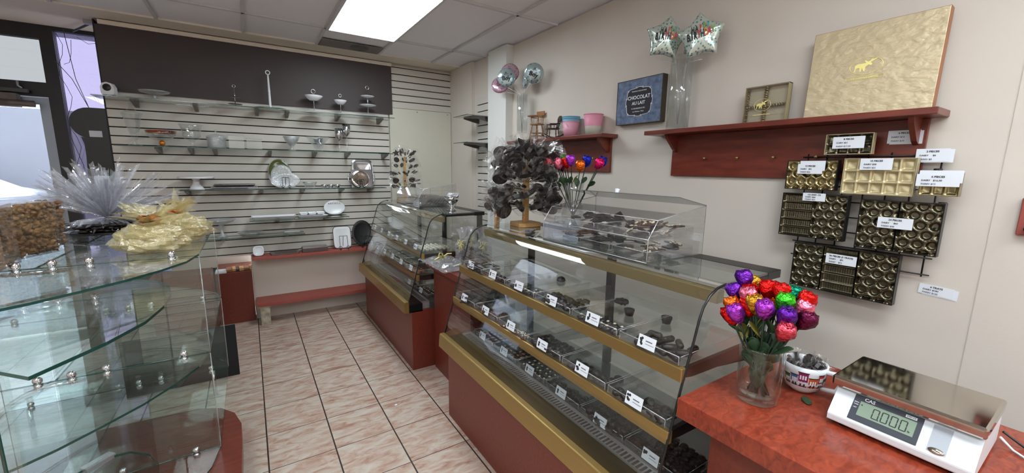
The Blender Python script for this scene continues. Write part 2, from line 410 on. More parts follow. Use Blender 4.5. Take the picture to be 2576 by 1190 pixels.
MB().box(-.35, .1, -.05, -.02, .035, .065).build('closer_arm', m_deck, r)
MB().tube([(.04, -.03, .13), (.04, -.03, .09), (.06, -.03, .07)], .008, 8).build('hook', m_alu, r)
r = thing('ceiling_bracket_arm', 'thin metal stay arm screwed to the ceiling over the shop window', 'bracket', (-3.45, .1, H-.004))
MB().tube([(-.02, .36, -.03), (.18, .0, -.02)], .009, 6).build('rod', m_deck, r)
MB().box(.14, .2, -.03, .03, -.03, 0).build('end_plate', m_alu, r)
# hanging sign seen from behind
def outline_sign():
    pts = []
    for k in range(13): a = PI*.5 + PI*k/12*.95; pts.append((-.012 + .137*math.cos(a), .62+.137*math.sin(a)))
    pts += [(-.088, .50), (-.072, .43), (-.072, .33), (-.088, 0), (.3, 0), (.3, .757)]
    return pts
r = thing('hanging_window_sign', 'black guitar-shaped window sign seen from its back with a sticker', 'sign', (-3.39, .28, 1.36))
MB().prism(outline_sign(), -.01, .01, M=frame((0, 0, 0), (1, 0, 0), (0, 0, 1), (0, -1, 0))).build('sign_board', m_black, r)
MB().box(-.03, .055, -.0125, -.0105, .50, .555).build('sticker', m_card, r)
ch = MB(); ch.tube([(-.01, 0, .757), (-.07, .02, 1.0), (-.12, .1, 1.425)], .0025, 5); ch.tube([(-.01, 0, .757), (-.10, .05, 1.0), (-.20, .1, 1.15)], .0025, 5)
ch.build('chain', m_deck, r)
MB().tube([(-.092, 0, .1), (-.10, -.01, .25), (-.125, -.02, .38), (-.15, -.02, .5), (-.145, -.02, .6)], .0022, 5).build('cable', m_black, r)
wv = MB(); pts = [(-3.58 + .03*math.sin(i*1.3) + .01*i/6, .47, 2.76 - .09*i) for i in range(14)]
wv.tube(pts, .0018, 5)
single(wv, 'loose_window_wire', m_ink, 'thin loose wire hanging down beside the window mullion', 'wire')
wv = MB(); wv.tube([(-3.56, .47, 2.5), (-3.52, .46, 2.52), (-3.5, .46, 2.6), (-3.49, .47, 2.72)], .0018, 5); wv.tube([(-3.45, .47, 2.75), (-3.38, .46, 2.70), (-3.31, .47, 2.72)], .0018, 5)
single(wv, 'window_light_string', m_ink, 'short black wire looped at the top of the lilac window', 'wire')
# outside: pavement, a parked car, a wall across the street
struct(MB().box(-14, 8, .63, 14, -.16, -.02), 'street', pm('asphalt_snowy', srgb(176, 180, 188), .9, vary=.1, vscale=1))
struct(MB().box(-16, 8, 11, 11.3, -.1, 3.0), 'wall_far', pm('pale_facade', srgb(150, 150, 156), .9, vary=.12, vscale=.6))
def car(loc, rz, label, paint):
    r = thing('parked_car', label, 'car', loc, rz)
    prof = [(-2.1, .35), (-2.15, .75), (-1.9, .92), (-1.3, .98), (-.75, 1.45), (.9, 1.5), (1.7, 1.05), (2.1, .95), (2.15, .4)]
    MB().prism(prof, -.85, .85, M=frame((0, 0, 0), (1, 0, 0), (0, 0, 1), (0, -1, 0))).build('body', paint, r, bevel=.06)
    wn = [(-1.15, 1.0), (-.7, 1.4), (.8, 1.44), (1.45, 1.05)]
    MB().prism(wn, -.865, .865, M=frame((0, 0, 0), (1, 0, 0), (0, 0, 1), (0, -1, 0))).build('side_windows', pm('car_glass', srgb(70, 78, 88), .1), r)
    for sx in (-1.35, 1.35):
        for sy in (-.8, .8):
            MB().lathe([(.001, -.1), (.33, -.1), (.33, .1), (.001, .1)], 20, M=T((sx, sy, .33)) @ Rx(PI/2)).build('wheel', m_slot, r)
    return r
carw = pm('white_car_paint', srgb(235, 238, 244), .3)
car((-8.6, 9.0, -.02), 0, 'white parked car seen through the shop door glass', carw)

# ================================================================== DISPLAY CASES
# local axes of a case: x = 0 at the front face of the base (room x -1.24) going back, y from the near end to the far end
PROF = [(-.032, .555), (.03, .76), (.09, .975), (.13, 1.10), (.148, 1.165), (.165, 1.205), (.195, 1.238), (.235, 1.258), (.285, 1.265)]
def offprof(d):
    out = []
    for i, (x, z) in enumerate(PROF):
        a = PROF[max(0, i-1)]; b = PROF[min(len(PROF)-1, i+1)]; tx, tz = b[0]-a[0], b[1]-a[1]; l = math.hypot(tx, tz)
        out.append((x + tz/l*d, z - tx/l*d))
    return out
def display_case(label, y0, Ln, shelves, ndecks):
    r = thing('display_case', label, 'display case', (-1.24, y0, 0))
    b = MB(); b.box(0, .65, 0, Ln, .0, .5); b.build('base_cabinet', m_redlam, r, bevel=.002)
    n = MB(); n.prism([(-.062, .497), (-.03, .49), (-.022, .49), (-.022, .583), (-.05, .583), (-.056, .578)], -.005, Ln+.005, M=frame((0, 0, 0), (1, 0, 0), (0, 0, 1), (0, -1, 0)) @ Sc(1, 1, -1))
    fixn(n.build('brass_bumper', m_brass, r, bevel=.003))
    d = MB(); d.box(-.022, .09, .0, Ln, .49, .553); d.build('front_ledge', m_ledge, r)
    lv = MB(); lv.box(.09, .155, .02, Ln-.02, .50, .560, 0)
    k = 0; y = .04
    while y < Ln-.05:
        lv.box(.098, .135, y, y+.010, .5595, .5608, 1); y += .0185
    lv.build('air_grille', [m_alu, m_slot], r)
    MB().box(.155, .63, .0, Ln, .50, .552).build('deck', m_deck, r)
    # glass
    a = offprof(0); c = offprof(.006); out = a + c[::-1]
    MF = frame((0, 0, 0), (1, 0, 0), (0, 0, 1), (0, -1, 0)) @ Sc(1, 1, -1)
    fixn(MB().prism(out, 0, Ln, M=MF, smooth=True).build('curved_front_glass', m_glassc, r))
    for y in (0, Ln):
        MB().tube([(x, y, z) for x, z in offprof(.003)] , .0045, 6).build('edge_seal', m_black, r)
        e = MB(); e.prism(offprof(.008) + [(.64, 1.24), (.64, .555)], y-.002 if y else .002, y+.002 if y else .006, M=MF); fixn(e.build('end_glass', m_glassc, r))
    MB().box(.285, .56, .0, Ln, 1.257, 1.265).build('top_glass', m_glasstop, r)
    t = MB(); t.box(.56, .655, -.002, Ln+.002, 1.235, 1.266); t.box(.30, .56, -.002, .03, 1.238, 1.256); t.box(.30, .56, Ln-.03, Ln+.002, 1.238, 1.256)
    t.build('top_frame', m_black, r, bevel=.002)
    MB().box(.26, .30, .01, Ln-.01, 1.195, 1.238).build('top_brass_beam', m_beam, r, bevel=.002)
    ps = MB()
    for y in (.02, Ln/2, Ln-.05): MB().box(.61, .645, y, y+.035, .552, 1.236).build('rear_post', m_black, r)
    MB().box(.645, .65, .02, Ln-.02, .56, 1.235).build('rear_sliding_glass', m_glassc, r)
    for i, (z, xf, xb) in enumerate(shelves):
        s = MB(); s.box(xf+.012, xb, .015, Ln-.015, z-.006, z); s.build('glass_shelf', m_glass, r)
        MB().box(xf-.012, xf+.012, .0, Ln, z-.044, z+.001).build('brass_shelf_edge', m_brass, r, bevel=.002)
        for y in (.008, Ln/2, Ln-.022):
            q = [(xf+.0, z-.008), (xf+.0, z-.035), (xf+.06, z-.045), (xf+.2, z-.05), (.61, z-.09), (.61, z-.008)]
            fixn(MB().prism(q, y, y+.014, M=MF).build('shelf_bracket', m_black if i else m_dwood, r))
    return r
SH1 = [(1.015, .095, .56), (.815, .05, .58)]
SH2 = [(.955, .105, .56), (.785, .06, .58)]
display_case('large red display case with curved glass nearest the burl counter', -4.27, 1.60, SH1, 6)
display_case('red display case with curved glass farther off, near the cream panel corner', -1.97, 1.54, SH2, 6)
# bridge between the cases
r = thing('bridge_shelf', 'red counter bridging the gap between the two display cases', 'counter', (-1.12, -2.655, 0))
MB().box(0, .45, 0, .68, .862, .912).build('top', m_cherry, r, bevel=.003)
MB().box(.06, .42, .02, .66, 0, .862).build('body', m_redlam, r)

# ---- chocolates (prototypes are built small, copied many times)
def rnd(a, b): return R.uniform(a, b)
def cluster_bm(seed, m=3, r=.016):
    mb = MB(); q = random.Random(seed)
    for i in range(m):
        mb.ball((q.uniform(-r, r)*.7, q.uniform(-r, r)*.7, r*.62+q.uniform(0, r*.4)), r*q.uniform(.7, 1), 1, 1, .75, 9, 7, rough=.5, seed=seed+i)
    return mb
def make_choc(kind, seed=1):
    q = random.Random(seed); LBL = 'x'
    if kind == 'cluster':
        return single(cluster_bm(seed, 4, .017), 'chocolate_cluster', m_choc, LBL, 'chocolate')
    if kind == 'big':
        return single(cluster_bm(seed, 5, .024), 'chocolate_cluster', m_choc, LBL, 'chocolate')
    if kind == 'milk':
        return single(cluster_bm(seed, 4, .021), 'chocolate_cluster', m_choc2, LBL, 'chocolate')
    if kind == 'mound':
        return single(MB().lathe([(.019, 0), (.021, .004), (.017, .014), (.008, .02), (.0005, .021)], 12), 'chocolate_mound', m_choc, LBL, 'chocolate')
    if kind == 'dot':
        r = thing('topped_chocolate', LBL, 'chocolate')
        MB().lathe([(.017, 0), (.019, .004), (.016, .013), (.006, .017), (.0005, .017)], 12).build('chocolate_disc', m_choc, r)
        MB().ball((0, 0, .018), .0062, 1.1, .8, .6, 8, 6).build('nut_topping', m_nutw, r); return r
    if kind == 'almond':
        r = thing('almond_chocolate', LBL, 'chocolate')
        MB().box(-.019, .019, -.014, .014, 0, .011).build('chocolate_piece', m_choc, r, bevel=.003)
        MB().ball((0, 0, .0125), .0085, 1.4, .7, .5, 8, 6).build('almond', m_nut, r); return r
    if kind == 'cup':
        return single(MB().lathe([(.0005, 0), (.013, 0), (.018, .02), (.0175, .022), (.012, .02), (.0005, .0205)], 12), 'chocolate_cup', m_choc, LBL, 'chocolate')
    if kind == 'log':
        return single(MB().tube([(-.026, 0, .012), (-.02, 0, .0125), (.02, 0, .0125), (.026, 0, .012)], [.008, .012, .012, .008], 10), 'chocolate_log', m_choc, LBL, 'chocolate')
    if kind == 'white':
        r = thing('white_chocolate_truffle', LBL, 'chocolate')
        MB().ball((0, 0, .014), .0155, 1, 1, .9, 10, 7).build('truffle', m_wchoc, r)
        MB().tube([(-.012, -.006, .0245), (-.004, .006, .0275), (.003, -.006, .0277), (.010, .006, .025)], .0011, 5).build('dark_drizzle', m_choc, r); return r
    if kind == 'bark' or kind == 'nutbark':
        pts = []; n = 6
        for k in range(n): a = 2*PI*k/n + q.uniform(-.2, .2); rr = q.uniform(.02, .042); pts.append((rr*math.cos(a)*1.3, rr*math.sin(a)*.8))
        if kind == 'bark': return single(MB().prism(pts, 0, .006), 'chocolate_bark_piece', m_choc, LBL, 'chocolate', bevel=.001)
        r = thing('nut_bark_piece', LBL, 'chocolate')
        MB().prism(pts, 0, .006).build('bark', m_choc2, r)
        mb = MB()
        for k in range(9): mb.ball((q.uniform(-.028, .028), q.uniform(-.016, .016), .007), .0055, 1.2, .8, .6, 6, 4)
        mb.build('nut_pieces', m_nut if seed % 2 else m_nutw, r); return r
_proto = {}
def choc(kind, seed=1):
    """each call gives a new chocolate of this kind"""
    key = (kind, seed)
    if key not in _proto: _proto[key] = make_choc(kind, seed); return _proto[key]
    return dup(_proto[key])
def tray_obj(wd, dp, label, group=None, h=.032, name='acrylic_tray'):
    """clear tray: local x = depth (into the case), y = width"""
    r = thing(name, label, 'tray', group=group); t = .002
    MB().box(0, dp, 0, wd, 0, t).build('tray_bottom', m_acryl, r)
    s = MB(); s.box(0, t, 0, wd, t, h); s.box(dp-t, dp, 0, wd, t, h*1.2); s.box(t, dp-t, 0, t, t, h); s.box(t, dp-t, wd-t, wd, t, h); s.build('tray_walls', m_acryl, r)
    MB().tube([(0, .004, 0.004), (0, .004, h), (0, wd-.004, h), (0, wd-.004, .004)], .0014, 5).build('front_rim', m_acedge, r)
    MB().tube([(.004, 0.001, h), (dp-.004, .001, h)], .0011, 5).tube([(.004, wd-.001, h), (dp-.004, wd-.001, h)], .0011, 5).build('side_rims', m_acedge, r)
    return r
def card(x, y, z, label, style=0, tilt=.0, wd=.07, hg=.042, group=None):
    """name card on the tray lip, facing the customer"""
    mt = frame((x, y, z), (math.sin(tilt)*.3, -1, 0), (.25, 0, .97), (-.97, 0, .25))
    r = thing('name_card', label, 'name card', mat=mt, group=group)
    MB().box(-wd/2, wd/2, -hg/2, hg/2, -.001, .001).build('card', m_card, r)
    mk = MB()
    if style == 0:      # dark printed sketch blob
        for i in range(5): mk.ball((-wd*.32+rnd(-.006, .006), rnd(-.012, .012), .0008), .006, 1, 1, .12, 6, 4)
    else:               # cupcake sketch
        mk.prism([(-wd*.36, -.012), (-wd*.24, -.012), (-wd*.21, -.001), (-wd*.39, -.001)], .001, .0016)
        mk.ball((-wd*.30, .004, .0008), .007, 1.2, .8, .12, 8, 4); mk.ball((-wd*.30, .012, .0008), .0025, 1, 1, .2, 6, 4)
    mk.build('printed_picture', m_ink, r)
    ln = MB(); ln.box(-.004, .022, .003, .0065, .001, .0015); ln.box(-.004, .03, -.006, -.0045, .001, .0015)
    ln.build('printed_lines', m_ink2, r)
    return r
ORD = ['first', 'second', 'third', 'fourth', 'fifth', 'sixth', 'seventh']
def fill_row(case, x0, z, y0, wd, dp, specs, rowname, casename, tilt_cards=False):
    """trays along y starting from the far end; specs from far to near: (kind, seeds, count, material words, card style)"""
    n = len(specs)
    for i, sp in enumerate(specs):
        kind, seeds, cnt, words, cs = sp[:5]; stack = sp[5] if len(sp) > 5 else 1
        ya = y0 - (i+1)*wd + .004; w_ = wd - .008
        where = f'{ORD[i]} {rowname} tray of the {casename}'
        tr = tray_obj(w_, dp, f'clear tray of {words}, {ORD[i]} on the {rowname}, {casename}')
        tr.location = (x0, ya, z)
        if cs is not None:
            card(x0-.0035, ya+w_*(.5 if cs < 2 else .3), z+.034, f'name card before {words}, {where}', cs % 2)
        grp = f'{words} pieces, {where}'
        cols_ = max(1, int((w_-.03)/.037)); c = 0
        sp_ = .037 if kind in ('cluster', 'dot', 'white', 'mound', 'almond', 'cup') else .05
        pitch = sp_; cols_ = max(1, int((w_-.02)/pitch)); k = 0; layer = 0
        while k < cnt:
            row = (k - layer*10**6) // cols_ if False else k // cols_; cc = k % cols_
            lay = 0; rr = row
            maxrow = max(1, int((dp*sp_fill(kind)-.02)/pitch))
            lay = rr // maxrow; rr = rr % maxrow
            if lay > 2: break
            o = choc(kind, seeds[k % len(seeds)])
            px_ = x0 + .022 + pitch*.5*0 + pitch*rr + rnd(-.004, .004) + lay*.006; py_ = ya + .012 + pitch/2 + pitch*cc + rnd(-.004, .004)
            o.location = (px_, py_, z+.0025+lay*.016); tl = .12 if lay else 0
            o.rotation_euler = (rnd(-.1, .1)*bool(lay), rnd(-.1, .1)*bool(lay), rnd(0, 6.28)) if kind not in ('bark',) else (rnd(-.25, .25), rnd(-.5, .1), rnd(0, 6.28))
            if kind == 'bark': o.location.z += .012
            o['label'] = f'{words} in the {where}'[:118]; o['category'] = 'chocolate'; o['group'] = grp
            k += 1
def sp_fill(kind): return {'dot': .75, 'white': .9, 'almond': .8}.get(kind, .6)
CN, CF = 'near display case', 'far display case'
w1 = 1.56/6
fill_row(None, -1.15, 1.017, -2.70, w1, .36, [('bark', (1, 2, 3), 14, 'dark bark pieces', 0), ('cluster', (3, 4), 4, 'dark nut clusters', 1), ('dot', (1,), 8, 'white-dotted chocolates', 0),
    ('big', (1, 2), 9, 'large dark clusters', 0), ('dot', (1,), 10, 'dotted dark chocolates', 0), ('log', (1, 2), 12, 'dark chocolate logs', 0)], 'top shelf', CN)
fill_row(None, -1.195, .817, -2.70, w1, .38, [('bark', (4, 5, 6), 18, 'brown bark slabs', 1), ('milk', (1,), 5, 'milk clusters', 1), ('nutbark', (2, 4), 4, 'white nut bark', 1),
    ('big', (3, 4), 8, 'smooth dark clusters', 1), ('mound', (1,), 13, 'dark mounds', 0), ('cluster', (5, 6), 9, 'small dark clusters', 0)], 'middle shelf', CN)
fill_row(None, -1.08, .554, -2.72, w1-.004, .40, [('almond', (1,), 24, 'almond topped chocolates', 1), ('almond', (1,), 22, 'dark almond squares', 1), ('dot', (1,), 30, 'nut dotted dark discs', 1),
    ('cluster', (1, 2), 12, 'rough dark clusters', 1), ('big', (5, 6), 22, 'heaped dark chunks', 1), ('cluster', (7, 8), 34, 'heaped small dark clusters', 0)], 'bottom deck', CN)
w2 = 1.50/6
fill_row(None, -1.14, .957, -.45, w2, .36, [('cluster', (1,), 5, 'dark clusters', 0), ('cup', (1,), 5, 'dark cups', 0), ('white', (1,), 6, 'white truffles', 1), ('nutbark', (2,), 4, 'pale nut bark', 1),
    ('milk', (2,), 6, 'milk clusters', 1), ('white', (1,), 40, 'white drizzled truffles', 0)], 'top shelf', CF)
fill_row(None, -1.185, .787, -.45, w2, .38, [('cup', (1,), 8, 'dark cups', 1), ('cluster', (3,), 8, 'dark clusters', 1), ('dot', (1,), 12, 'dotted dark discs', 1), ('dot', (1,), 14, 'white-dotted dark discs', 1),
    ('dot', (1,), 16, 'nut topped discs', 1), ('nutbark', (1, 3), 8, 'brown nut bark', 0)], 'middle shelf', CF)
fill_row(None, -1.07, .554, -1.28, .3, .38, [('log', (1,), 4, 'dark logs', 0), ('dot', (1,), 22, 'pale-slivered chocolates', 0)], 'bottom deck', CF)
# loose pieces further back on the top shelf of the near case
for i, (x, y, k) in enumerate(((-.86, -3.75, 'cluster'), (-.93, -3.86, 'cup'), (-.87, -4.0, 'cup'), (-.84, -3.30, 'mound'))):
    o = choc(k, 1); o.location = (x, y, 1.0195); o.rotation_euler = (0, 0, i); o.scale = (1.25,)*3
    o['label'] = ['single dark cluster lying at the back of the top shelf, near case', 'lone dark chocolate cup on the top shelf, nearer the front of the two', 'lone dark chocolate cup on the top shelf close to the case end', 'single dark mound far back on the near case top shelf'][i]; o['category'] = 'chocolate'
    if 'group' in o: del o['group']

# ================================================================== BURL COUNTER
r = thing('checkout_counter', 'cherry burl counter with thick top holding the scale', 'counter', (-1.19, -4.285, 0))
MB().box(0, .66, -1.3, 0, .878, .94).build('counter_top', m_burl, r, bevel=.002)
MB().box(.10, .62, -1.28, -.06, 0, .878).build('counter_body', m_redlam, r)
# scale -------------------------------------------------------------
sx, sy, sz = -.94, -4.58, .94
r = thing('weighing_scale', 'white digital shop scale with steel platform on the burl counter', 'scale', (sx, sy, sz))
W_, D_ = .275, .27
# body: local x = depth (back +), y = 0 (left end) to -W_
prof = [(0, .012), (0, .032), (.055, .095), (.25, .095), (.27, .07), (.27, .012)]
MS = frame((0, -W_, 0), (1, 0, 0), (0, 0, 1), (0, -1, 0)) @ Sc(1, 1, -1)
fixn(MB().prism(prof, 0, W_, M=MS).build('body', m_plastic_white, r, bevel=.004))
fc = frame((0, 0, .032), (0, -1, 0), (.6577, 0, .7533), (-.7533, 0, .6577))   # on the sloping front, u right, v up
MB().box(.042, .178, .006, .078, .0, .0022, M=fc).build('display_bezel', pm('bezel', srgb(52, 56, 66), .35), r, bevel=.001)
dsp = MB().box(.057, .168, .022, .062, .0022, .003, M=fc).build('lcd_screen', pm('lcd', srgb(132, 150, 132), .2), r)
tx = MB()
def seg(mb, ch, x, y, h, M, th=.0022):
    w_ = h*.5; S = {'0': 'abcdef'}[ch]; z0, z1 = .003, .0034; q = h/2
    P = {'a': (x+th*.6, x+w_-th*.6, y+h-th, y+h), 'd': (x+th*.6, x+w_-th*.6, y, y+th), 'b': (x+w_-th, x+w_, y+q+.0006, y+h-th*.6), 'c': (x+w_-th, x+w_, y+th*.6, y+q-.0006),
         'f': (x, x+th, y+q+.0006, y+h-th*.6), 'e': (x, x+th, y+th*.6, y+q-.0006), 'g': (x, x+w_, y+q-th/2, y+q+th/2)}
    for c in S: a = P[c]; mb.box(a[0], a[1], a[2], a[3], z0, z1, 0, M)
for i, xx in enumerate((.086, .104, .122, .140)): seg(tx, '0', xx, .027, .028, fc)
tx.box(.0995, .1018, .0265, .029, .003, .0034, 0, fc)
tx.build('lcd_digits', m_ink, dsp)
tx = MB(); text(tx, 'lb', .007, fc @ T((.159, .031, .0033))); tx.build('unit_print', m_ink, dsp)
MB().prism([(.059, .052), (.063, .050), (.063, .055)], .003, .0034, M=fc).build('zero_arrow', m_ink, dsp)
bt = MB(); text(bt, 'CAS', .012, fc @ T((.074, .0695, .0026)), bold=.0003); bt.box(.145, .166, .0655, .0725, .0022, .0028, 0, fc)
text(bt, 'ZERO', .004, fc @ T((.0495, .056, .0026))); text(bt, 'TARE', .004, fc @ T((.0495, .050, .0026))); text(bt, 'NET', .004, fc @ T((.0495, .041, .0026)))
bt.build('bezel_print', m_card, r)
bt = MB(); text(bt, 'SW-1S', .006, fc @ T((.1555, .069, .003))); bt.build('model_print', m_ink, r)
bt = MB(); bt.box(.195, .228, .008, .075, 0, .0007, M=fc); bt.build('recessed_panel', m_grey, r)
MB().lathe([(.0005, .004), (.010, .004), (.0115, .003), (.014, .0025), (.015, 0)], 24, M=fc @ T((.2115, .013, .0)) @ Sc(1, .5, 1)).build('spirit_level', m_steel, r)
pl = MB().box(.035, .262, -W_-.004, .012, .099, .128); pl.build('steel_platform', m_steel, r, bevel=.006)
MB().box(.08, .2, -W_+.06, -.06, .093, .1).build('platform_support', m_black, r)
for x in (.03, .24):
    for y in (-.03, -W_+.03): MB().lathe([(.0005, 0), (.012, 0), (.012, .013), (.0005, .013)], 12, M=T((x, y, 0))).build('foot', m_black, r)
wv = MB(); wv.tube([(-.70, -4.862, .975), (-.685, -4.885, .946), (-.72, -4.93, .943), (-.80, -4.96, .943), (-.85, -5.05, .943)], .003, 6)
single(wv, 'white_power_cable', m_plastic_white, 'thin white cable running from the scale across the counter', 'cable')
wv = MB(); wv.tube([(-.66, -4.862, .975), (-.64, -4.90, .944), (-.65, -4.96, .943), (-.60, -5.05, .943)], .003, 6)
single(wv, 'black_power_cable', m_black, 'thin black cable behind the scale by the counter back edge', 'cable')

# ---- foil wrapped chocolate roses
FC = {'red': (210, 24, 20), 'purple': (96, 30, 150), 'violet': (170, 62, 200), 'orange': (240, 110, 30), 'gold': (196, 140, 40), 'pink': (226, 112, 140), 'rose': (206, 70, 86), 'green': (60, 190, 40), 'blue': (28, 40, 170), 'magenta': (214, 30, 100), 'maroon': (96, 22, 60), 'teal': (0, 120, 90)}
m_foil = {k: pm('foil_'+k, srgb(*v), .22, metal=.8, bump=.8, bscale=70) for k, v in FC.items()}
m_stem = pm('green_stem', srgb(24, 44, 28), .6)
m_leaf = pm('fabric_leaf', srgb(36, 62, 36), .6, vary=.5, vscale=30)
m_leafy = pm('yellow_green_leaf', srgb(132, 124, 44), .6)
def rose(root, head, colr, label, cat='chocolate rose', group=None, leaf=1, s=1.0):
    """stem from root point up to the head; head = foil bud"""
    a = Vector(root); b = Vector(head); d = (b-a); L = d.length
    zax = d.normalized(); xax = zax.orthogonal().normalized(); yax = zax.cross(xax)
    r = thing('foil_chocolate_rose', label, cat, mat=frame(a, xax, yax, zax), group=group)
    MB().tube([(0, 0, 0), (0.003, 0, L*.5), (0, 0, L-.012*s)], .0029, 6).build('stem', m_stem, r)
    q = MB(); n = 14; prof = [(.003, L-.022*s), (.011*s, L-.014*s), (.0165*s, L), (.0175*s, L+.012*s), (.0135*s, L+.021*s), (.006*s, L+.018*s), (.0005, L+.015*s)]
    v = []; f = []
    for i, (rr, z) in enumerate(prof):
        for k in range(n):
            an = 2*PI*k/n; w_ = 1 + .12*math.sin(3*an + i*.9) + .07*math.sin(7*an+i*2.1)
            v.append((rr*w_*math.cos(an), rr*w_*math.sin(an), z + (.002*s*math.sin(5*an+i) if i > 1 else 0)))
    for i in range(len(prof)-1):
        for k in range(n): f.append((i*n+k, i*n+(k+1) % n, (i+1)*n+(k+1) % n, (i+1)*n+k))
    q.add(v, f, 0, True)
    q.tube([(math.cos(t*1.2)*.0095*s*(1-t/9), math.sin(t*1.2)*.0095*s*(1-t/9), L+.019*s+.0004*t) for t in range(9)], .0017*s, 5)
    q.build('foil_bud', m_foil[colr], r)
    for li in range(leaf):
        lf = MB(); nn = 6; an = R.uniform(0, 6.28); v = []; f = []; l0 = .66 if li == 0 else R.uniform(.04, .48)
        for i in range(nn+1):
            t = i/nn; wd = .017*math.sin(PI*min(.98, t*.95+.03)); ox = .004 + (.034 if li == 0 else .012)*t; oz = L*l0 + .065*t - .02*t*t
            for sgn in (-1, 0, 1): v.append((ox*math.cos(an)-sgn*wd*math.sin(an), ox*math.sin(an)+sgn*wd*math.cos(an), oz + (.003 if sgn else 0)))
        for i in range(nn):
            for c in (0, 1): f.append((i*3+c, i*3+c+1, (i+1)*3+c+1, (i+1)*3+c))
        lf.add(v, f, 0, True); lf.build('leaf', m_leafy if li == 0 and R.random() < .22 else m_leaf, r, solid=.0006)
    return r
vx, vy, vz = -.985, -4.415, .94
r = thing('glass_vase', 'clear ribbed glass vase of foil roses on the burl counter', 'vase', (vx, vy, vz))
vb = MB(); vb.lathe([(.0005, .001), (.052, .001), (.056, .006), (.058, .03), (.060, .165), (.0615, .172), (.0575, .172), (.0555, .16), (.054, .035), (.05, .022), (.0005, .02)], 40)
vb.build('vase_body', m_glass, r)
rb = MB()
for k in range(16):
    a = 2*PI*k/16
    rb.tube([(.0585*math.cos(a+t*.5), .0585*math.sin(a+t*.5), .03+.115*t) for t in [i/8 for i in range(9)]], .001, 5)
rb.build('cut_ribs', m_glass, r)
roses = [(-4.323, 1.29, 'purple', -.95), (-4.31, 1.247, 'purple', -.97), (-4.325, 1.212, 'orange', -1.0), (-4.330, 1.185, 'red', -1.02), (-4.352, 1.200, 'violet', -1.03), (-4.352, 1.252, 'red', -.96),
  (-4.362, 1.250, 'pink', -.99), (-4.392, 1.238, 'gold', -1.01), (-4.428, 1.235, 'violet', -1.03), (-4.395, 1.275, 'red', -.95), (-4.432, 1.275, 'red', -.95), (-4.475, 1.225, 'purple', -1.01),
  (-4.487, 1.262, 'red', -.93), (-4.505, 1.215, 'maroon', -.96), (-4.485, 1.188, 'rose', -1.03), (-4.455, 1.255, 'green', -.98), (-4.455, 1.27, 'teal', -.93), (-4.49, 1.24, 'pink', -.95), (-4.34, 1.272, 'gold', -.93), (-4.37, 1.222, 'red', -1.0),
  (-4.41, 1.25, 'orange', -.93), (-4.45, 1.24, 'maroon', -.96)]
used = {}
where = ['highest of the bunch', 'at the far upper side', 'at the outer far side', 'low at the far side', 'low in front', 'behind the pink one', 'next to the gold one', 'in the middle front', 'front centre', 'at the top middle', 'at the top toward the scale', 'front toward the mug',
   'at the top above the mug', 'outermost toward the mug', 'lowest beside the mug', 'small at the top', 'tucked at the very top', 'behind the purple one', 'behind the outer purple one', 'between violet and gold', 'hidden at the back', 'dark one in the middle']
for i, (y, z, c, x) in enumerate(roses):
    hx, hy, hz = x, y, z
    rose((vx + (vx-hx)*.25+rnd(-.008, .008), vy + (vy-hy)*.3, vz+.024), (hx, hy, hz), c, f'{c} foil chocolate rose in the counter vase, {where[i]}', leaf=7, s=1.42)
o = single(MB().ball((0, 0, .003), .018, 1.4, .7, .1, 12, 6), 'fallen_leaf', m_leaf, 'green fabric leaf fallen beside the vase under the mug', 'leaf', (-.87, -4.505, .941), .6)
# ---- mug with a street of painted houses
mx_, my_ = -.80, -4.462
r = thing('big_mug', 'large white mug painted with colourful row houses, full of wrapped pops', 'mug', (mx_, my_, .94), .0)
MB().lathe([(.0005, .001), (.03, .001), (.034, .006), (.045, .014), (.056, .04), (.061, .075), (.062, .094), (.058, .094), (.055, .07), (.05, .04), (.035, .018), (.0005, .014)], 40).build('mug_body', m_white, r)
hd = MB(); hd.tube([(.0, -.055, .082), (.0, -.082, .086), (.0, -.100, .062), (.0, -.09, .032), (.0, -.052, .024)], [.007, .008, .008, .008, .007], 10); 
hd.tube([], .001) if False else None
hd.build('handle', m_white, r)
hs = MB(); cols_ = []
def mug_pt(a, z, o=.0006):
    pr = [(.045, .014), (.056, .04), (.061, .075), (.062, .094)]
    for (r0, z0), (r1, z1) in zip(pr, pr[1:]):
        if z <= z1: rr = r0 + (r1-r0)*max(0, (z-z0))/(z1-z0); break
    return ((rr+o)*math.cos(a), (rr+o)*math.sin(a), z)
def mug_patch(mb, a0, a1, z0, z1, mi, o=.0006):
    n = 4; v = []
    for i in range(n+1):
        for z in (z0, (z0+z1)/2, z1): v.append(mug_pt(a0+(a1-a0)*i/n, z, o))
    mb.add(v, [(i*3+c, i*3+c+1, (i+1)*3+c+1, (i+1)*3+c) for i in range(n) for c in (0, 1)], mi, True)
for i, (a, wd, zt) in enumerate([(2.6, .3, .06), (2.95, .32, .066), (3.3, .42, .078), (3.76, .42, .063), (4.2, .3, .075), (4.52, .36, .06)]):
    mug_patch(hs, a, a+wd, .03, zt, [1, 0, 2, 3, 4, 1][i]); mug_patch(hs, a-.03, a+wd+.03, zt, zt+.003, 5, .001)
    for k in range(3): mug_patch(hs, a+.06+wd*.26*k, a+.13+wd*.26*k, zt-.022, zt-.008, 6, .0011)
    for k in range(2): mug_patch(hs, a+.08+wd*.4*k, a+.15+wd*.4*k, .03, .042, 5, .0011)
hs.build('painted_houses', [pm('house_'+n, srgb(*c), .35) for n, c in (('blue', (70, 110, 170)), ('green', (54, 120, 74)), ('magenta', (140, 34, 96)), ('orange', (206, 96, 40)), ('red', (190, 50, 40)), ('dark', (50, 30, 34)), ('white', (236, 236, 240)))], r)
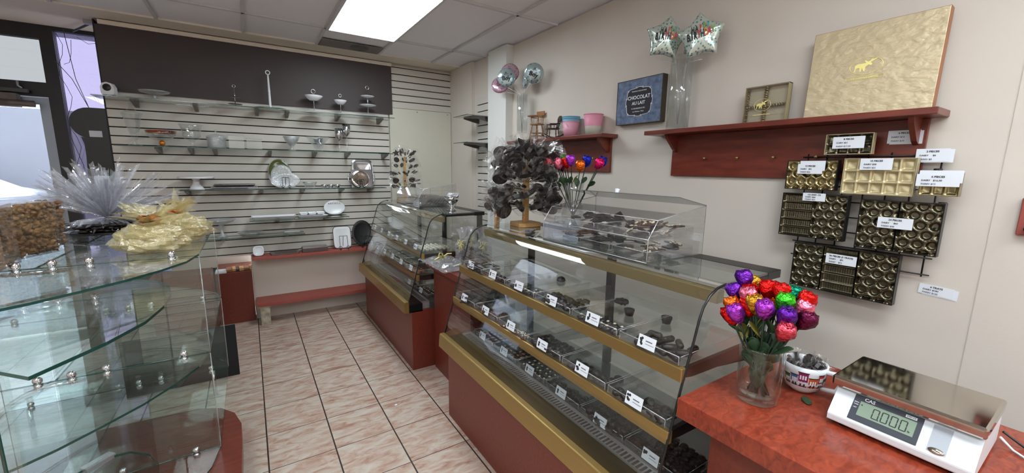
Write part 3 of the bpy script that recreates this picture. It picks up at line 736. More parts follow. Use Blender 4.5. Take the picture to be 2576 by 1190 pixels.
# ---- wrapped lollipops
def crumple(mb, r0, h0, h1, n=10, seed=0, mi=0, flare=1.3):
    """bag of film around a piece, gathered at h0, opening at h1"""
    q = random.Random(seed); v = []; f = []; rows = 5
    for i in range(rows+1):
        t = i/rows; z = h0 + (h1-h0)*t; rr = r0*(.12 + .95*math.sin(PI*min(1, t*.62+.02))*1.05) if t < .8 else r0*flare*(.75+.3*t)
        for k in range(n):
            a = 2*PI*k/n; j = 1 + q.uniform(-.28, .28); v.append((rr*j*math.cos(a), rr*j*math.sin(a)*.6, z + q.uniform(-.1, .1)*(h1-h0)*(t > .7)))
    for i in range(rows):
        for k in range(n): f.append((i*n+k, i*n+(k+1) % n, (i+1)*n+(k+1) % n, (i+1)*n+k))
    return mb.add(v, f, mi, False)
POPK = []
def pop_proto(kind):
    r = thing('chocolate_lollipop', 'x', 'lollipop')
    MB().tube([(0, 0, 0), (0, 0, .07)], .0018, 6).build('stick', m_wchoc, r)
    m = MB(); MV = T((0, 0, .095)) @ Rx(PI/2) @ Sc(1.25, 1.2, 1.4)
    if kind == 0: m.prism([(.022*math.cos(a), .026*math.sin(a)) for a in [2*PI*k/14 for k in range(14)]], -.005, .005, M=MV)
    elif kind == 1: m.prism([((.03 if k % 2 else .014)*math.cos(2*PI*k/10+PI/2), (.03 if k % 2 else .014)*math.sin(2*PI*k/10+PI/2)) for k in range(10)], -.005, .005, M=MV)
    elif kind == 2: m.prism([(0, -.03), (.02, -.004), (.026, .012), (.016, .024), (.003, .016), (-.003, .016), (-.016, .024), (-.026, .012), (-.02, -.004)], -.005, .005, M=MV)
    elif kind == 3: m.ball((0, 0, .095), .02, 1, .6, 1.3, 10, 8)
    else:
        m.ball((0, 0, .09), .013, .7, .5, 2.2, 8, 6)
    m.build('chocolate_shape', m_choc, r)
    crumple(MB(), .031, .060, .140, 9, kind).build('clear_wrapper', m_cello2, r)
    if kind == 2: MB().tube([(-.01, 0, .065), (.01, 0, .066), (.014, .004, .05)], .0015, 5).build('ribbon', m_foil['teal'], r)
    return r
for k in range(5): POPK.append(None)
def pop(kind, base, d, label, group, roll=0, s=1.0):
    zax = Vector(d).normalized(); xax = zax.cross(Vector((0, 0, 1))); xax = xax.normalized() if xax.length > .01 else Vector((0, 1, 0)); xax = (Matrix.Rotation(roll, 3, zax) @ xax)
    yax = zax.cross(xax); mt = frame(base, xax, yax, zax) @ Sc(s, s, s)
    if POPK[kind] is None: POPK[kind] = pop_proto(kind); o = POPK[kind]; o.matrix_world = mt
    else: o = dup(POPK[kind], mat=mt)
    o['label'] = label; o['group'] = group; return o
for i in range(8):
    a = i*2.4; rr = .02 + .012*(i % 3)
    d = (math.cos(a)*.42, math.sin(a)*.42, 1)
    pop([0, 3, 0, 1, 3, 0, 3, 1][i], (mx_+math.cos(a)*.012, my_+math.sin(a)*.012, .962), d, 'dark chocolate pop in clear film sticking out of the big mug', 'wrapped pops in the big mug', R.uniform(0, 3), .72)

# ================================================================== BACK WALL SHELVES AND GLASSWARE
def wall_shelf(x0, x1, z, label, brackets, dp=.27, y=-.023):
    r = thing('glass_wall_shelf', label, 'shelf', ((x0+x1)/2, y, z)); c = (x0+x1)/2
    s = MB(); s.box(x0-c, x1-c, -dp, 0, -.007, 0); s.build('glass_pane', m_glass, r)
    MB().box(x0-c, x1-c, -dp-.001, -dp+.001, -.0072, .0002).build('front_edge', m_gedge, r)
    for i, bx in enumerate(brackets):
        q = [(0, 0), (-.21, 0), (-.21, -.012), (-.05, -.045), (0, -.05)]
        b = MB().prism(q, -.014, .014, M=frame((bx-c, 0, -.0075), (0, 1, 0), (0, 0, 1), (1, 0, 0)))
        fixn(b.build('bracket', m_bracket, r))
    return r
m_bracket = pm('smoked_bracket', srgb(92, 82, 80), .3, metal=.3)
S1, S2, S3, S4, S5 = 2.172, 1.778, 1.396, 1.09, .932
wall_shelf(-3.255, -.81, S1, 'long glass shelf under the dark brown panel, topmost on the slatwall', (-3.02, -2.60, -2.12, -1.86, -1.38, -.93))
wall_shelf(-3.16, -1.00, S2, 'glass shelf at eye level holding glass urns and jars', (-2.90, -2.67, -2.49, -2.04, -1.63, -1.30))
wall_shelf(-.985, -.82, S2, 'short glass shelf piece beside the eye level shelf end', (-.89,), .2)
wall_shelf(-2.78, -.93, S3, 'glass shelf with the white cake stand and silver trays', (-2.73, -2.14, -1.77, -1.38, -1.07))
wall_shelf(-2.265, -1.345, S4, 'glass shelf holding the long white tray and oval plate', (-2.02, -1.56))
wall_shelf(-2.64, -1.79, S5, 'lowest glass shelf with the footed glass stand', (-2.5, -1.95))
YS = -.165
def ring(mb, c, r, rt=.003, n=16, M=None, mi=0): return mb.tube([(c[0]+r*math.cos(2*PI*k/n), c[1], c[2]+r*math.sin(2*PI*k/n)) for k in range(n)], rt, 6, mi, True, M)
# --- topmost shelf
r = thing('security_camera', 'white security camera with black lens on the topmost glass shelf', 'camera', (-3.165, YS, S1), -.25)
MB().lathe([(.0005, 0), (.035, 0), (.038, .004), (.03, .01), (.012, .02), (.012, .03)], 20).build('stand', m_white, r)
b = MB(); b.prism([(-.04, .0), (.04, .0), (.045, .02), (.045, .06), (.03, .09), (0, .1), (-.03, .09), (-.045, .06), (-.045, .02)], -.025, .025, M=frame((0, 0, .018), (1, 0, 0), (0, 0, 1), (0, -1, 0))); b.build('housing', m_white, r, bevel=.006)
MB().lathe([(.0005, .031), (.018, .03), (.029, .026), (.031, .02)], 24, M=frame((0, 0, .075), (1, 0, 0), (0, 0, 1), (0, -1, 0))).build('lens', m_black, r)
def stem(name, label, cat, prof, mat, loc, n=32, sx=1, sy=1, extra=None, part='bowl', rz=0, group=None):
    return single(MB().lathe(prof, n, sx=sx, sy=sy), name, mat, label, cat, loc, rz, group)
stem('glass_cake_plate', 'footed clear glass cake plate on the topmost shelf by the camera', 'cake plate', [(.0005, .001), (.035, 0), (.03, .006), (.012, .02), (.012, .04), (.03, .05), (.1, .066), (.112, .078), (.109, .078), (.06, .062), (.0005, .06)], m_etched, (-2.875, YS, S1+.0005))
def tier_stand(label, x, tiers, h, ringr=.018, mat=m_white, rodm=m_silver, ring_thick=.0028, name='tiered_serving_stand'):
    """tiers: list of (z, radius, depth)"""
    r = thing(name, label, 'serving stand', (x, YS, S1+.0005))
    MB().tube([(0, 0, .004), (0, 0, h-2*ringr)], .0035, 8).build('rod', rodm, r)
    ring(MB(), (0, 0, h-ringr), ringr, ring_thick).build('ring_handle', rodm, r)
    for z, rad, dp in tiers:
        MB().lathe([(.0005, z), (rad*.45, z), (rad*.8, z+dp*.55), (rad, z+dp), (rad*.985, z+dp+.002), (rad*.78, z+dp*.62), (rad*.4, z+.004), (.0005, z+.004)], 28).build('plate', mat, r)
    return r
tier_stand('small two-tier metal stand on the topmost shelf', -2.292, [(.02, .058, .004), (.085, .045, .006)], .2, .012, m_bracket)
MB_ = MB()
r = thing('tall_glass_cake_stand', 'round glass plate with a tall white pole and ring handle', 'cake stand', (-2.005, YS, S1+.0005))
MB().lathe([(.0005, 0), (.15, 0), (.152, .004), (.15, .008), (.0005, .008)], 40).build('round_plate', m_glass, r)
MB().lathe([(.150, .001), (.1535, .004), (.150, .007)], 40).build('plate_edge', m_gedge, r)
p = MB(); p.tube([(0, 0, .008), (0, 0, .02), (0, 0, .17), (0, 0, .175), (0, 0, .18), (0, 0, .33)], [.014, .012, .010, .013, .010, .008], 12); p.build('pole', m_white, r)
ring(MB(), (0, 0, .348), .018, .0045).build('ring_handle', m_white, r)
tier_stand('white two-tier stand with square bowl and large ring handle', -1.61, [(.0, .105, .006), (.125, .088, .045)], .235, .02)
tier_stand('smaller white two-tier stand with small bowl and open handle', -1.35, [(.0, .085, .006), (.11, .064, .04)], .215, .015)
tier_stand('white three-tier plate stand at the end of the topmost shelf', -1.065, [(.0, .10, .012), (.115, .09, .012), (.21, .072, .012)], .33, .018)
# --- eye level shelf
z = S2+.0005
r = thing('glass_urn', 'tall flared glass urn with pointed lid on the eye level shelf', 'urn', (-3.045, YS, z))
MB().lathe([(.0005, .001), (.048, 0), (.046, .008), (.015, .02), (.012, .045), (.026, .065), (.02, .085), (.03, .1), (.045, .15), (.05, .2), (.062, .25), (.075, .275), (.072, .275), (.047, .2), (.04, .15), (.02, .105), (.0005, .1)], 12, smooth=False).build('urn_body', m_crystal, r)
MB().lathe([(.068, .276), (.05, .285), (.02, .31), (.01, .325), (.017, .34), (.012, .355), (.0005, .362)], 12, smooth=False).build('lid', m_crystal, r)
r = thing('gold_rim_glass_bowl', 'wide glass bowl with gold inside on an amber ball foot', 'bowl', (-2.865, YS, z))
MB().lathe([(.0005, .052), (.03, .053), (.07, .068), (.1, .098), (.112, .14), (.109, .14), (.096, .1), (.065, .072), (.0005, .058)], 36).build('bowl', m_crystal, r)
MB().lathe([(.108, .1385), (.1035, .117), (.1025, .117), (.107, .1385)], 36).build('gold_band', m_copper, r)
MB().ball((0, 0, .031), .023, 1, 1, 1, 16, 10).build('amber_ball', pm('amber_glass', srgb(206, 128, 26), .05, metal=.5), r)
MB().lathe([(.0005, .001), (.04, .0), (.038, .005), (.014, .012), (.0005, .012)], 28).build('foot', m_crystal, r)
stem('glass_trifle_bowl', 'footed clear glass vase bowl with waisted sides', 'bowl', [(.0005, .001), (.042, 0), (.04, .006), (.013, .02), (.013, .045), (.03, .065), (.065, .085), (.072, .105), (.068, .13), (.075, .17), (.092, .208), (.089, .208), (.07, .165), (.064, .13), (.067, .107), (.055, .09), (.0005, .08)], m_crystal, (-2.65, YS, z))
r = thing('lidded_glass_jar', 'round lidded glass jar with knob on the eye level shelf', 'jar', (-2.468, YS, z))
MB().lathe([(.0005, .001), (.072, 0), (.075, .01), (.075, .08), (.078, .095), (.078, .103), (.073, .103), (.07, .085), (.07, .012), (.0005, .01)], 32).build('jar_body', m_etched, r)
MB().lathe([(.08, .104), (.08, .112), (.05, .125), (.015, .13), (.009, .142), (.016, .158), (.012, .17), (.0005, .175)], 28).build('lid', m_crystal, r)
for i, (x, wd, hh, nm, ds) in enumerate(((-2.312, .062, .125, 'larger of two plain straight glass holders', ''), (-2.168, .064, .10, 'lower of two plain straight glass holders', ''))):
    r = thing('square_glass_holder', nm+' beside the lidded jar', 'glass holder', (x, YS, z))
    b = MB(); t = .004
    b.box(-wd, wd, -.05, .05, 0, .008); b.box(-wd, -wd+t, -.05, .05, .008, hh); b.box(wd-t, wd, -.05, .05, .008, hh); b.box(-wd+t, wd-t, -.05, -.05+t, .008, hh); b.box(-wd+t, wd-t, .05-t, .05, .008, hh)
    b.build('glass_box', m_crystal, r)
    MB().tube([(-wd, -.05, hh), (wd, -.05, hh), (wd, .05, hh), (-wd, .05, hh)], .0015, 5, 0, True).build('rim', m_acedge, r)
stem('sundae_dish', 'fluted glass sundae dish on a short foot', 'dish', [(.0005, .001), (.036, 0), (.034, .006), (.009, .018), (.009, .04), (.03, .06), (.06, .1), (.078, .142), (.075, .142), (.055, .1), (.0005, .055)], m_etched, (-1.842, YS, z), 12)
r = thing('trifle_dish', 'wide conical glass dish with a black angular label', 'dish', (-1.595, YS, z))
MB().lathe([(.0005, .001), (.045, 0), (.043, .006), (.012, .014), (.035, .03), (.07, .09), (.105, .135), (.125, .145), (.122, .147), (.1, .138), (.066, .092), (.0005, .03)], 32).build('dish', m_crystal, r)
lb = MB(); fr = frame((-.005, -.075, .085), (1, 0, 0), (0, .45, .9), (0, -.9, .45))
lb.prism([(-.045, .045), (-.012, .04), (0, .055), (.045, .055), (.03, -.02), (-.02, -.012), (-.035, .01)], .0, .001, M=fr); lb.build('black_label', m_black, r)
MB().prism([(.012, .045), (.02, .045), (.012, .018), (.024, -.01), (.016, -.01), (.004, .018)], .001, .0016, M=fr).build('white_mark', m_card, r)
for i, (x, hh) in enumerate(((-1.385, .25), (-1.305, .30))):
    r = thing('metal_cup_goblet', ['shorter goblet with a steel cup on a thin clear stem', 'taller goblet with a steel cup on a thin clear stem'][i], 'goblet', (x, YS, z))
    MB().lathe([(.0005, .001), (.034, 0), (.006, .01), (.005, hh-.13), (.0055, hh-.125)], 20).build('stem_foot', m_crystal, r)
    MB().lathe([(.0055, hh-.13), (.02, hh-.115), (.038, hh-.09), (.04, hh), (.037, hh), (.035, hh-.085), (.0005, hh-.11)], 24).build('steel_cup', m_silver, r)
# --- shelf with white cake stand
z = S3+.0005
r = thing('white_cake_stand', 'white scalloped cake stand at the end of the third glass shelf', 'cake stand', (-2.655, YS, z))
MB().lathe([(.0005, .001), (.06, 0), (.055, .01), (.028, .05), (.022, .085), (.035, .098), (.0005, .1)], 28).build('pedestal', m_white, r)
v = []; n = 48; b = MB()
for rr, zz in ((.0005, .1), (.115, .1), (.135, .1), (.137, .112), (.135, .118), (.0005, .116)):
    for k in range(n): q = rr*(1+.02*math.sin(12*2*PI*k/n)*(rr > .1)); v.append((q*math.cos(2*PI*k/n), q*math.sin(2*PI*k/n), zz))
b.add(v, [(i*n+k, i*n+(k+1) % n, (i+1)*n+(k+1) % n, (i+1)*n+k) for i in range(5) for k in range(n)], 0, True); b.build('scalloped_plate', m_white, r)
def flat_tray(w_, d_, h, lip=.02):
    b = MB(); i = lip
    o = [(-w_/2, -d_/2), (w_/2, -d_/2), (w_/2, d_/2), (-w_/2, d_/2)]; n_ = [(-w_/2+i, -d_/2+i), (w_/2-i, -d_/2+i), (w_/2-i, d_/2-i), (-w_/2+i, d_/2-i)]
    b.prism(n_, 0, .004)
    v = [(x, y, h) for x, y in o] + [(x, y, .003) for x, y in n_] + [(x, y, h-.003) for x, y in o] + [(x, y, 0) for x, y in n_]
    b.add(v, [(k, (k+1) % 4, 4+(k+1) % 4, 4+k) for k in range(4)] + [(8+k, 12+k, 12+(k+1) % 4, 8+(k+1) % 4) for k in range(4)] + [(k, 8+k, 8+(k+1) % 4, (k+1) % 4) for k in range(4)])
    return b
for i, dz in enumerate((0, .0225)):
    o = single(flat_tray(.37-.03*i, .2, .022), 'silver_tray', m_silver, ['lower of two stacked rectangular silver trays', 'upper of two stacked rectangular silver trays with raised ends'][i], 'tray', (-2.36, YS, z+dz))
def easel(name, label, loc, s=1.0):
    b = MB()
    for sx_ in (-1, 1):
        b.tube([(sx_*.03*s, -.005, .11*s), (sx_*.03*s, -.03*s, .004)], .0028, 6)
        b.tube([(sx_*.03*s, -.03*s, .004), (sx_*.03*s, -.055*s, .004), (sx_*.03*s, -.06*s, .014)], .0028, 6)
        b.tube([(sx_*.03*s + .012*s*math.cos(a)*sx_, -.034*s, .018*s + .012*s*math.sin(a)) for a in [i*.55 for i in range(12)]], .0028, 6)
        b.tube([(sx_*.03*s, -.03*s, .004), (sx_*.03*s, .03*s, .004)], .0028, 6)
    b.tube([(-.03*s, -.005, .11*s), (.03*s, -.005, .11*s)], .0028, 6); b.tube([(0, .0, .11*s), (0, .035*s, .004)], .0028, 6); b.tube([(-.03*s, .03*s, .004), (.03*s, .03*s, .004)], .0028, 6)
    return single(b, name, m_black, label, 'plate easel', loc)
def plate(name, mat, label, loc, rx, ry, tilt=.22, rim=None, n=40, dp=.012, cat='plate', sq=0, rz=0):
    """standing plate leaning back; loc = lowest point"""
    b = MB(); v = []; pr = [(.0005, .004), (.55, .004), (.72, .004+dp*.3), (.97, dp), (1, dp+.002), (.98, dp+.004), (.73, .008+dp*.3), (.55, .007), (.0005, .007)]
    for q, zz in pr:
        for k in range(n):
            a = 2*PI*k/n; c, s_ = math.cos(a), math.sin(a)
            if sq: m_ = (abs(c)**sq + abs(s_)**sq)**(-1/sq); c *= m_; s_ *= m_
            v.append((q*rx*c, q*ry*s_, zz))
    b.add(v, [(i*n+k, i*n+(k+1) % n, (i+1)*n+(k+1) % n, (i+1)*n+k) for i in range(len(pr)-1) for k in range(n)], 0, True)
    mt = T(loc) @ Rz(rz) @ Rx(PI/2 - tilt) @ T((0, ry, 0))
    r = thing(name, label, cat, mat=mt); b.build('plate_body', mat, r)
    if rim: ring_ = MB(); ring_.tube([((rx*.985)*math.cos(2*PI*k/n)*( (abs(math.cos(2*PI*k/n))**sq+abs(math.sin(2*PI*k/n))**sq)**(-1/sq) if sq else 1), (ry*.985)*math.sin(2*PI*k/n)*((abs(math.cos(2*PI*k/n))**sq+abs(math.sin(2*PI*k/n))**sq)**(-1/sq) if sq else 1), dp+.003) for k in range(n)], .0035, 6, 0, True); ring_.build('rim', rim, r)
    return r
m_green = pm('olive_green_glass', srgb(84, 92, 40), .12)
plate('green_glass_plate', m_green, 'round olive green plate leaning on the slatwall behind clear platters', (-1.965, -.085, z), .105, .15, .2, m_acedge)
plate('cut_glass_plate', m_etched, 'round cut glass plate leaning between green plate and oval platter', (-1.95, -.125, z), .10, .12, .22, m_acedge, 24)
plate('oval_glass_platter', m_etched, 'oval ruffled glass platter standing in front on the easel', (-1.925, -.18, z), .135, .078, .22, m_acedge, 28)
easel('plate_easel', 'black wire easel holding the oval glass platter', (-1.925, -.2, z))
stem('small_glass_bowl', 'small flared glass bowl beside the platters', 'bowl', [(.0005, .001), (.035, 0), (.05, .02), (.06, .045), (.08, .064), (.077, .065), (.056, .045), (.045, .02), (.0005, .01)], m_crystal, (-1.70, YS, z), 6)
for i in range(3):
    stem('small_silver_bowl', ['small square silver bowl next to the glass bowl', 'middle of three small silver bowls in a row', 'small silver bowl nearest the silver trays on the easel'][i], 'bowl', [(.0005, .001), (.02, 0), (.03, .02), (.034, .034), (.031, .034), (.026, .018), (.0005, .006)], m_silver, (-1.56+.063*i, YS-.01*i, z), 20, group=None)
plate('silver_rectangular_tray', m_silver, 'large silver tray with rounded corners leaning on the slatwall', (-1.13, -.07, z+.0), .115, .155, .15, m_chrome, 48, .015, 'tray', sq=8)
b = MB(); b.box(-.115, .115, 0, .20, 0, .006)
for sx_ in (-1, 1): b.tube([(sx_*.115, .04, .003), (sx_*.145, .07, .003), (sx_*.145, .13, .003), (sx_*.115, .16, .003)], .005, 6)
single(b, 'handled_silver_tray', m_silver, 'square silver tray with side handles, between the other two', 'tray', mat=T((-1.155, -.125, z)) @ Rx(PI/2-.18))
plate('round_silver_plate', m_steel, 'round polished silver plate in front of the larger silver trays', (-1.18, -.175, z), .095, .095, .2, m_chrome, 40, .006)
easel('plate_easel', 'black scroll wire easel holding the round silver plate', (-1.18, -.2, z), .8)
# --- fourth shelf
z = S4+.0005
single(flat_tray(.40, .16, .028, .03), 'long_white_tray', m_white, 'long white rectangular tray with raised ends', 'tray', (-2.05, YS, z))
for i in range(3):
    single(flat_tray(.078, .078, .024, .012), 'square_white_dish', m_white, 'small square white dish in a row of three on a base tray', 'dish', (-1.775+.082*i, YS+.03, z+.0205), group='row of three square white dishes')
single(flat_tray(.28, .15, .018, .02), 'dish_base_tray', m_white, 'white base tray under the three square dishes', 'tray', (-1.69, YS+.005, z))
r = plate('oval_letter_plate', m_white, 'oval white plate with coloured letters leaning on the slatwall', (-1.46, -.11, z), .11, .082, .3, None)
tx = MB()
for i, c in enumerate('ABRACA'): text(tx, c, .024, T((-.055+.022*i, .045-.0*i, .0135)) @ Rx(0), i % 3)
tx.build('painted_letters', [m_ink, pm('letter_blue', srgb(50, 90, 170), .5), pm('letter_orange', srgb(200, 120, 50), .5)], r)
# --- lowest shelf
z = S5+.0005
stem('footed_glass_stand', 'footed glass cake stand with a lilac tinted plate', 'cake stand', [(.0005, .001), (.05, 0), (.045, .01), (.014, .03), (.012, .1), (.03, .125), (.1, .145), (.122, .172), (.118, .174), (.09, .15), (.0005, .135)], m_etched, (-2.50, YS, z))
stem('shallow_glass_plate', 'shallow clear glass plate lying on the lowest glass shelf', 'plate', [(.0005, .001), (.05, 0), (.1, .02), (.112, .032), (.108, .034), (.06, .008), (.0005, .006)], m_etched, (-2.27, YS, z), 32)
r = thing('card_holder_plate', 'flat glass plate with a white printed strip on the lowest shelf', 'plate', (-1.90, YS, z))
MB().box(-.09, .09, -.06, .06, 0, .01).build('glass_plate', m_glass, r); MB().box(-.07, .07, -.03, .02, .0105, .012).build('white_strip', m_card, r)
# ================================================================== RED LEDGE, LOW BOARD AND PLINTH
r = thing('wall_ledge', 'narrow red ledge under the slatwall', 'ledge', (-2.275, -.002, .68))
MB().box(0, 1.72, -.232, 0, 0, .028).build('ledge_board', m_redpaint, r, bevel=.002)
r = thing('low_bench_board', 'low red board running above the floor on a pale block leg', 'bench', (-2.27, -.002, 0))
MB().box(0, 1.62, -.27, 0, .20, .235).build('board', m_redpaint, r, bevel=.002)
lg = MB(); lg.box(.025, .11, -.26, -.18, 0, .2); lg.box(.005, .13, -.265, -.17, .188, .2); lg.build('leg', pm('scuffed_cream_wood', srgb(196, 186, 164), .7, c2=srgb(132, 122, 104), vscale=18), r)
for x in (1.3,): MB().box(x, x+.08, -.26, -.18, 0, .2).build('leg', m_cream, r)
zl = .7085
o = plate('square_white_bowl', m_white, 'small white squarish bowl leaning on the red ledge edge', (-2.215, -.15, zl), .048, .052, .25, None, 32, .02, 'bowl', sq=3)
r = thing('brown_serving_tray', 'brown pewter tray with small handle lying on the red ledge', 'tray', (-1.975, -.125, zl))
b = MB(); b.prism([(-.13, -.08), (.12, -.08), (.14, 0), (.12, .085), (-.04, .10), (-.14, .085)], 0, .014); b.build('tray_body', pm('pewter', srgb(112, 92, 88), .35, metal=.5), r, bevel=.004)
MB().prism([(-.1, -.06), (.10, -.06), (.11, 0), (.1, .065), (-.1, .065)], .0145, .016).build('inner_panel', pm('pewter_dark', srgb(88, 70, 66), .4, metal=.5), r)
r = thing('glass_top_box', 'rectangular brass box with a glass and fabric top on the ledge', 'box', (-1.69, -.125, zl))
MB().box(-.125, .125, -.065, .065, 0, .045).build('box_body', m_bracket, r, bevel=.003)
MB().box(-.12, .12, -.06, .06, .0455, .056).build('mirror_lid', m_silver, r, bevel=.002)
plate('square_white_plate', m_white, 'large square white plate with dark rim on the black easel', (-1.40, -.13, zl), .095, .125, .2, m_bracket, 48, .012, sq=6)
easel('plate_easel', 'black wire easel under the large square white plate', (-1.40, -.175, zl), 1.35)
plate('round_black_plate', m_black, 'round black metal plate leaning by the far display case', (-1.17, -.09, zl), .115, .15, .2, m_black, 40, .02)
easel('plate_easel', 'black easel under the round black plate by the far case', (-1.165, -.17, zl), 1.2)
r = thing('red_plinth', 'low dark red laminate plinth box at the slatwall end', 'plinth', (-2.60, -.05, 0))
MB().box(0, .31, 0, .5, 0, .54).build('plinth_body', m_redlam, r, bevel=.002)
r = thing('striped_cutting_board', 'striped wooden cutting board lying on the red plinth', 'cutting board', (-2.40, .07, .5405), .05)
pal = [m_wood2, m_wood, m_dwood, m_wood, m_wood2, m_wood]; x = -.11
for i, ww in enumerate((.05, .03, .03, .04, .05, .03)):
    b = MB(); b.box(x, x+ww, -.07+.008*math.sin(i*2), .07+.01*math.cos(i), 0, .022+.004*(i % 2)); b.build('wood_strip', pal[i], r, bevel=.003); x += ww
single(MB().box(-.035, .06, -.10, .06, 0, .012), 'white_box_lid', m_plastic_white, 'white lid lying on the red plinth beside the cutting board', 'lid', (-2.565, .06, .5405))
r = thing('far_plinth', 'tall dark red plinth behind the glass shelf tower', 'plinth', (-3.05, -.35, 0))
MB().box(0, .44, 0, .28, 0, .62).build('plinth_body', m_redlam, r, bevel=.002)
# black panel behind the glass tower
r = thing('floor_stand_panel', 'black upright floor panel behind the glass shelf tower', 'panel', (-2.46, -1.32, 0))
MB().box(-.62, .04, 0, .02, 0, .41).build('panel', m_matblack, r)
# --- two small glass shelves on the narrow slatwall strip
for i, zz in enumerate((2.175, 1.895)):
    r = thing('small_glass_shelf', ['upper', 'lower'][i]+' small glass shelf on the narrow slatwall strip', 'shelf', (.02, -.87, zz))
    MB().box(-.30, 0, -.17, .17, 0, .007).build('glass_pane', m_glasstop, r)
    MB().tube([(-.30, -.17, .0035), (-.30, .17, .0035)], .0036, 6).build('front_edge', m_gedge, r)
    for y in (-.13, .11):
        fixn(MB().prism([(0, 0), (-.2, 0), (-.2, -.012), (-.05, -.045), (0, -.05)], -.01, .01, M=frame((0, y, -.001), (1, 0, 0), (0, 0, 1), (0, -1, 0))).build('bracket', m_bracket, r))
b = MB(); b.tube([(.02, -.76, 1.845), (-.02, -.78, 1.83), (-.04, -.90, 1.82), (.0, -.96, 1.81)], .004, 6); b.tube([(.005, -.97, 1.87), (.0, -.97, 1.76), (-.015, -.97, 1.745)], .006, 6)
single(b, 'chrome_wall_hook', m_alu, 'chrome hook hanging below the lower small glass shelf', 'hook')

# ================================================================== RIGHT WALL
def cherry_shelf(name, label, y0, y1, zt, yb0, yb1, hooks=()):
    r = thing(name, label, 'shelf', mat=WR(y0, zt, .0495))
    L = y0-y1
    MB().box(0, L, -.026, 0, 0, .165).build('shelf_board', m_cherry, r, bevel=.003)
    MB().box(y0-yb0, y0-yb1, -.275, -.026, 0, .018).build('back_board', m_cherry, r, bevel=.002)
    for u in (y0-yb0+.02, y0-yb1-.038):
        q = [(-.026, .018), (-.026, .13), (-.05, .12), (-.115, .05), (-.13, .018)]
        fixn(MB().prism(q, u, u+.018, M=frame((0, 0, 0), (0, 1, 0), (0, 0, 1), (1, 0, 0))).build('corner_bracket', m_cherry, r))
    for yy in hooks:
        h = MB(); h.tube([(y0-yy, -.17, .018), (y0-yy, -.17, .034), (y0-yy, -.172, .036)], [.003, .003, .003], 8); h.ball((y0-yy, -.17, .04), .008); h.build('brass_knob', m_brass, r)
    return r
cherry_shelf('wall_shelf_cherry', 'long cherry wall shelf holding the gold boxes', -3.20, -4.52, 1.872, -3.31, -4.47, (-3.545, -3.736, -3.92, -4.108))
cherry_shelf('wall_shelf_cherry', 'shorter cherry wall shelf holding buckets and doll chairs', -1.55, -2.83, 1.885, -1.66, -2.78, (-2.62, -1.95))
ZL, ZS = 1.8725, 1.8855
# large gold gift box
r = thing('gold_gift_box', 'huge embossed gold gift box with moose emblem on the long shelf', 'gift box', mat=frame((-.045, -4.055, ZL), (0, -1, 0), (.06, 0, 1), (-1, 0, .06)))
MB().box(0, .43, 0, .372, -.045, -.004).build('box_lid', m_goldbox, r, bevel=.002)
MB().box(-.0008, .4308, -.0003, .3728, -.0455, -.0055).build('box_side', m_goldedge, r)
lg = MB(); FZ = .0; cx, cy = .205, .20
lg.tube([(cx+.055*math.cos(2*PI*k/32), cy+.034*math.sin(2*PI*k/32), -.0035) for k in range(32)], .0012, 5, 0, True)
lg.build('oval_frame', m_goldshine, r)
ms = [(-.040, -.022), (-.036, -.022), (-.033, -.006), (-.022, -.004), (-.020, -.022), (-.015, -.022), (-.013, -.006), (-.006, -.022), (-.002, -.022), (-.002, -.004), (.008, .004), (.018, .0), (.022, .005), (.014, .014), (.022, .018), (.036, .026), (.034, .029), (.02, .024), (.019, .030), (.013, .020), (.006, .017), (-.004, .024), (-.007, .021), (0, .014), (-.010, .012), (-.030, .012), (-.039, .006), (-.038, -.004)]
MB().prism([(cx+a*.98, cy+b_*.95) for a, b_ in ms], -.0042, -.003).build('moose_emblem', m_goldshine, r)
bn = MB(); w_ = .058; pts = [(cx-w_+.006*math.cos(a), cy-.047+.006*math.sin(a), -.0035) for a in [PI/2+PI*k/8 for k in range(9)]] + [(cx+w_+.006*math.cos(a), cy-.047+.006*math.sin(a), -.0035) for a in [-PI/2+PI*k/8 for k in range(9)]]
bn.tube(pts, .001, 5, 0, True); text(bn, 'THE CHOCOLATE MOOSE', .0078, T((cx, cy-.047, -.0036)), bold=.0002); bn.build('name_banner', m_goldshine, r)
# trays as relief plates
def sm(e0, e1, x): t = max(0, min(1, (x-e0)/(e1-e0))); return t*t*(3-2*t)
def cups(px_, dp=.02, rad=.42):
    def f(x, y):
        row = round(y/(px_*.87)); best = 1e9
        for rr in (row-1, row, row+1):
            off = (rr % 2)*px_/2; cc = round((x-off)/px_)
            for c in (cc-1, cc, cc+1):
                d = math.hypot(x-(c*px_+off), y-rr*px_*.87)
                best = min(best, d)
        t = best/px_
        return -dp*(1-sm(rad*.72, rad, t)) + .0015*math.sin(60*t)*(t > rad) 
    return f
def squares(nx, ny, w, h, dp=.018):
    def f(x, y):
        u = (x/w*nx) % 1; v = (y/h*ny) % 1; m_ = min(u, 1-u, v, 1-v)
        return -dp*sm(.05, .16, m_) + .001*math.sin(120*(x+y))*(m_ > .2)
    return f
def grooves(n, h, dp=.02):
    def f(x, y):
        v = (y/h*n) % 1; m_ = min(v, 1-v); return -dp*sm(.02, .1, m_) + .0012*math.sin(700*x)*(m_ > .1)
    return f
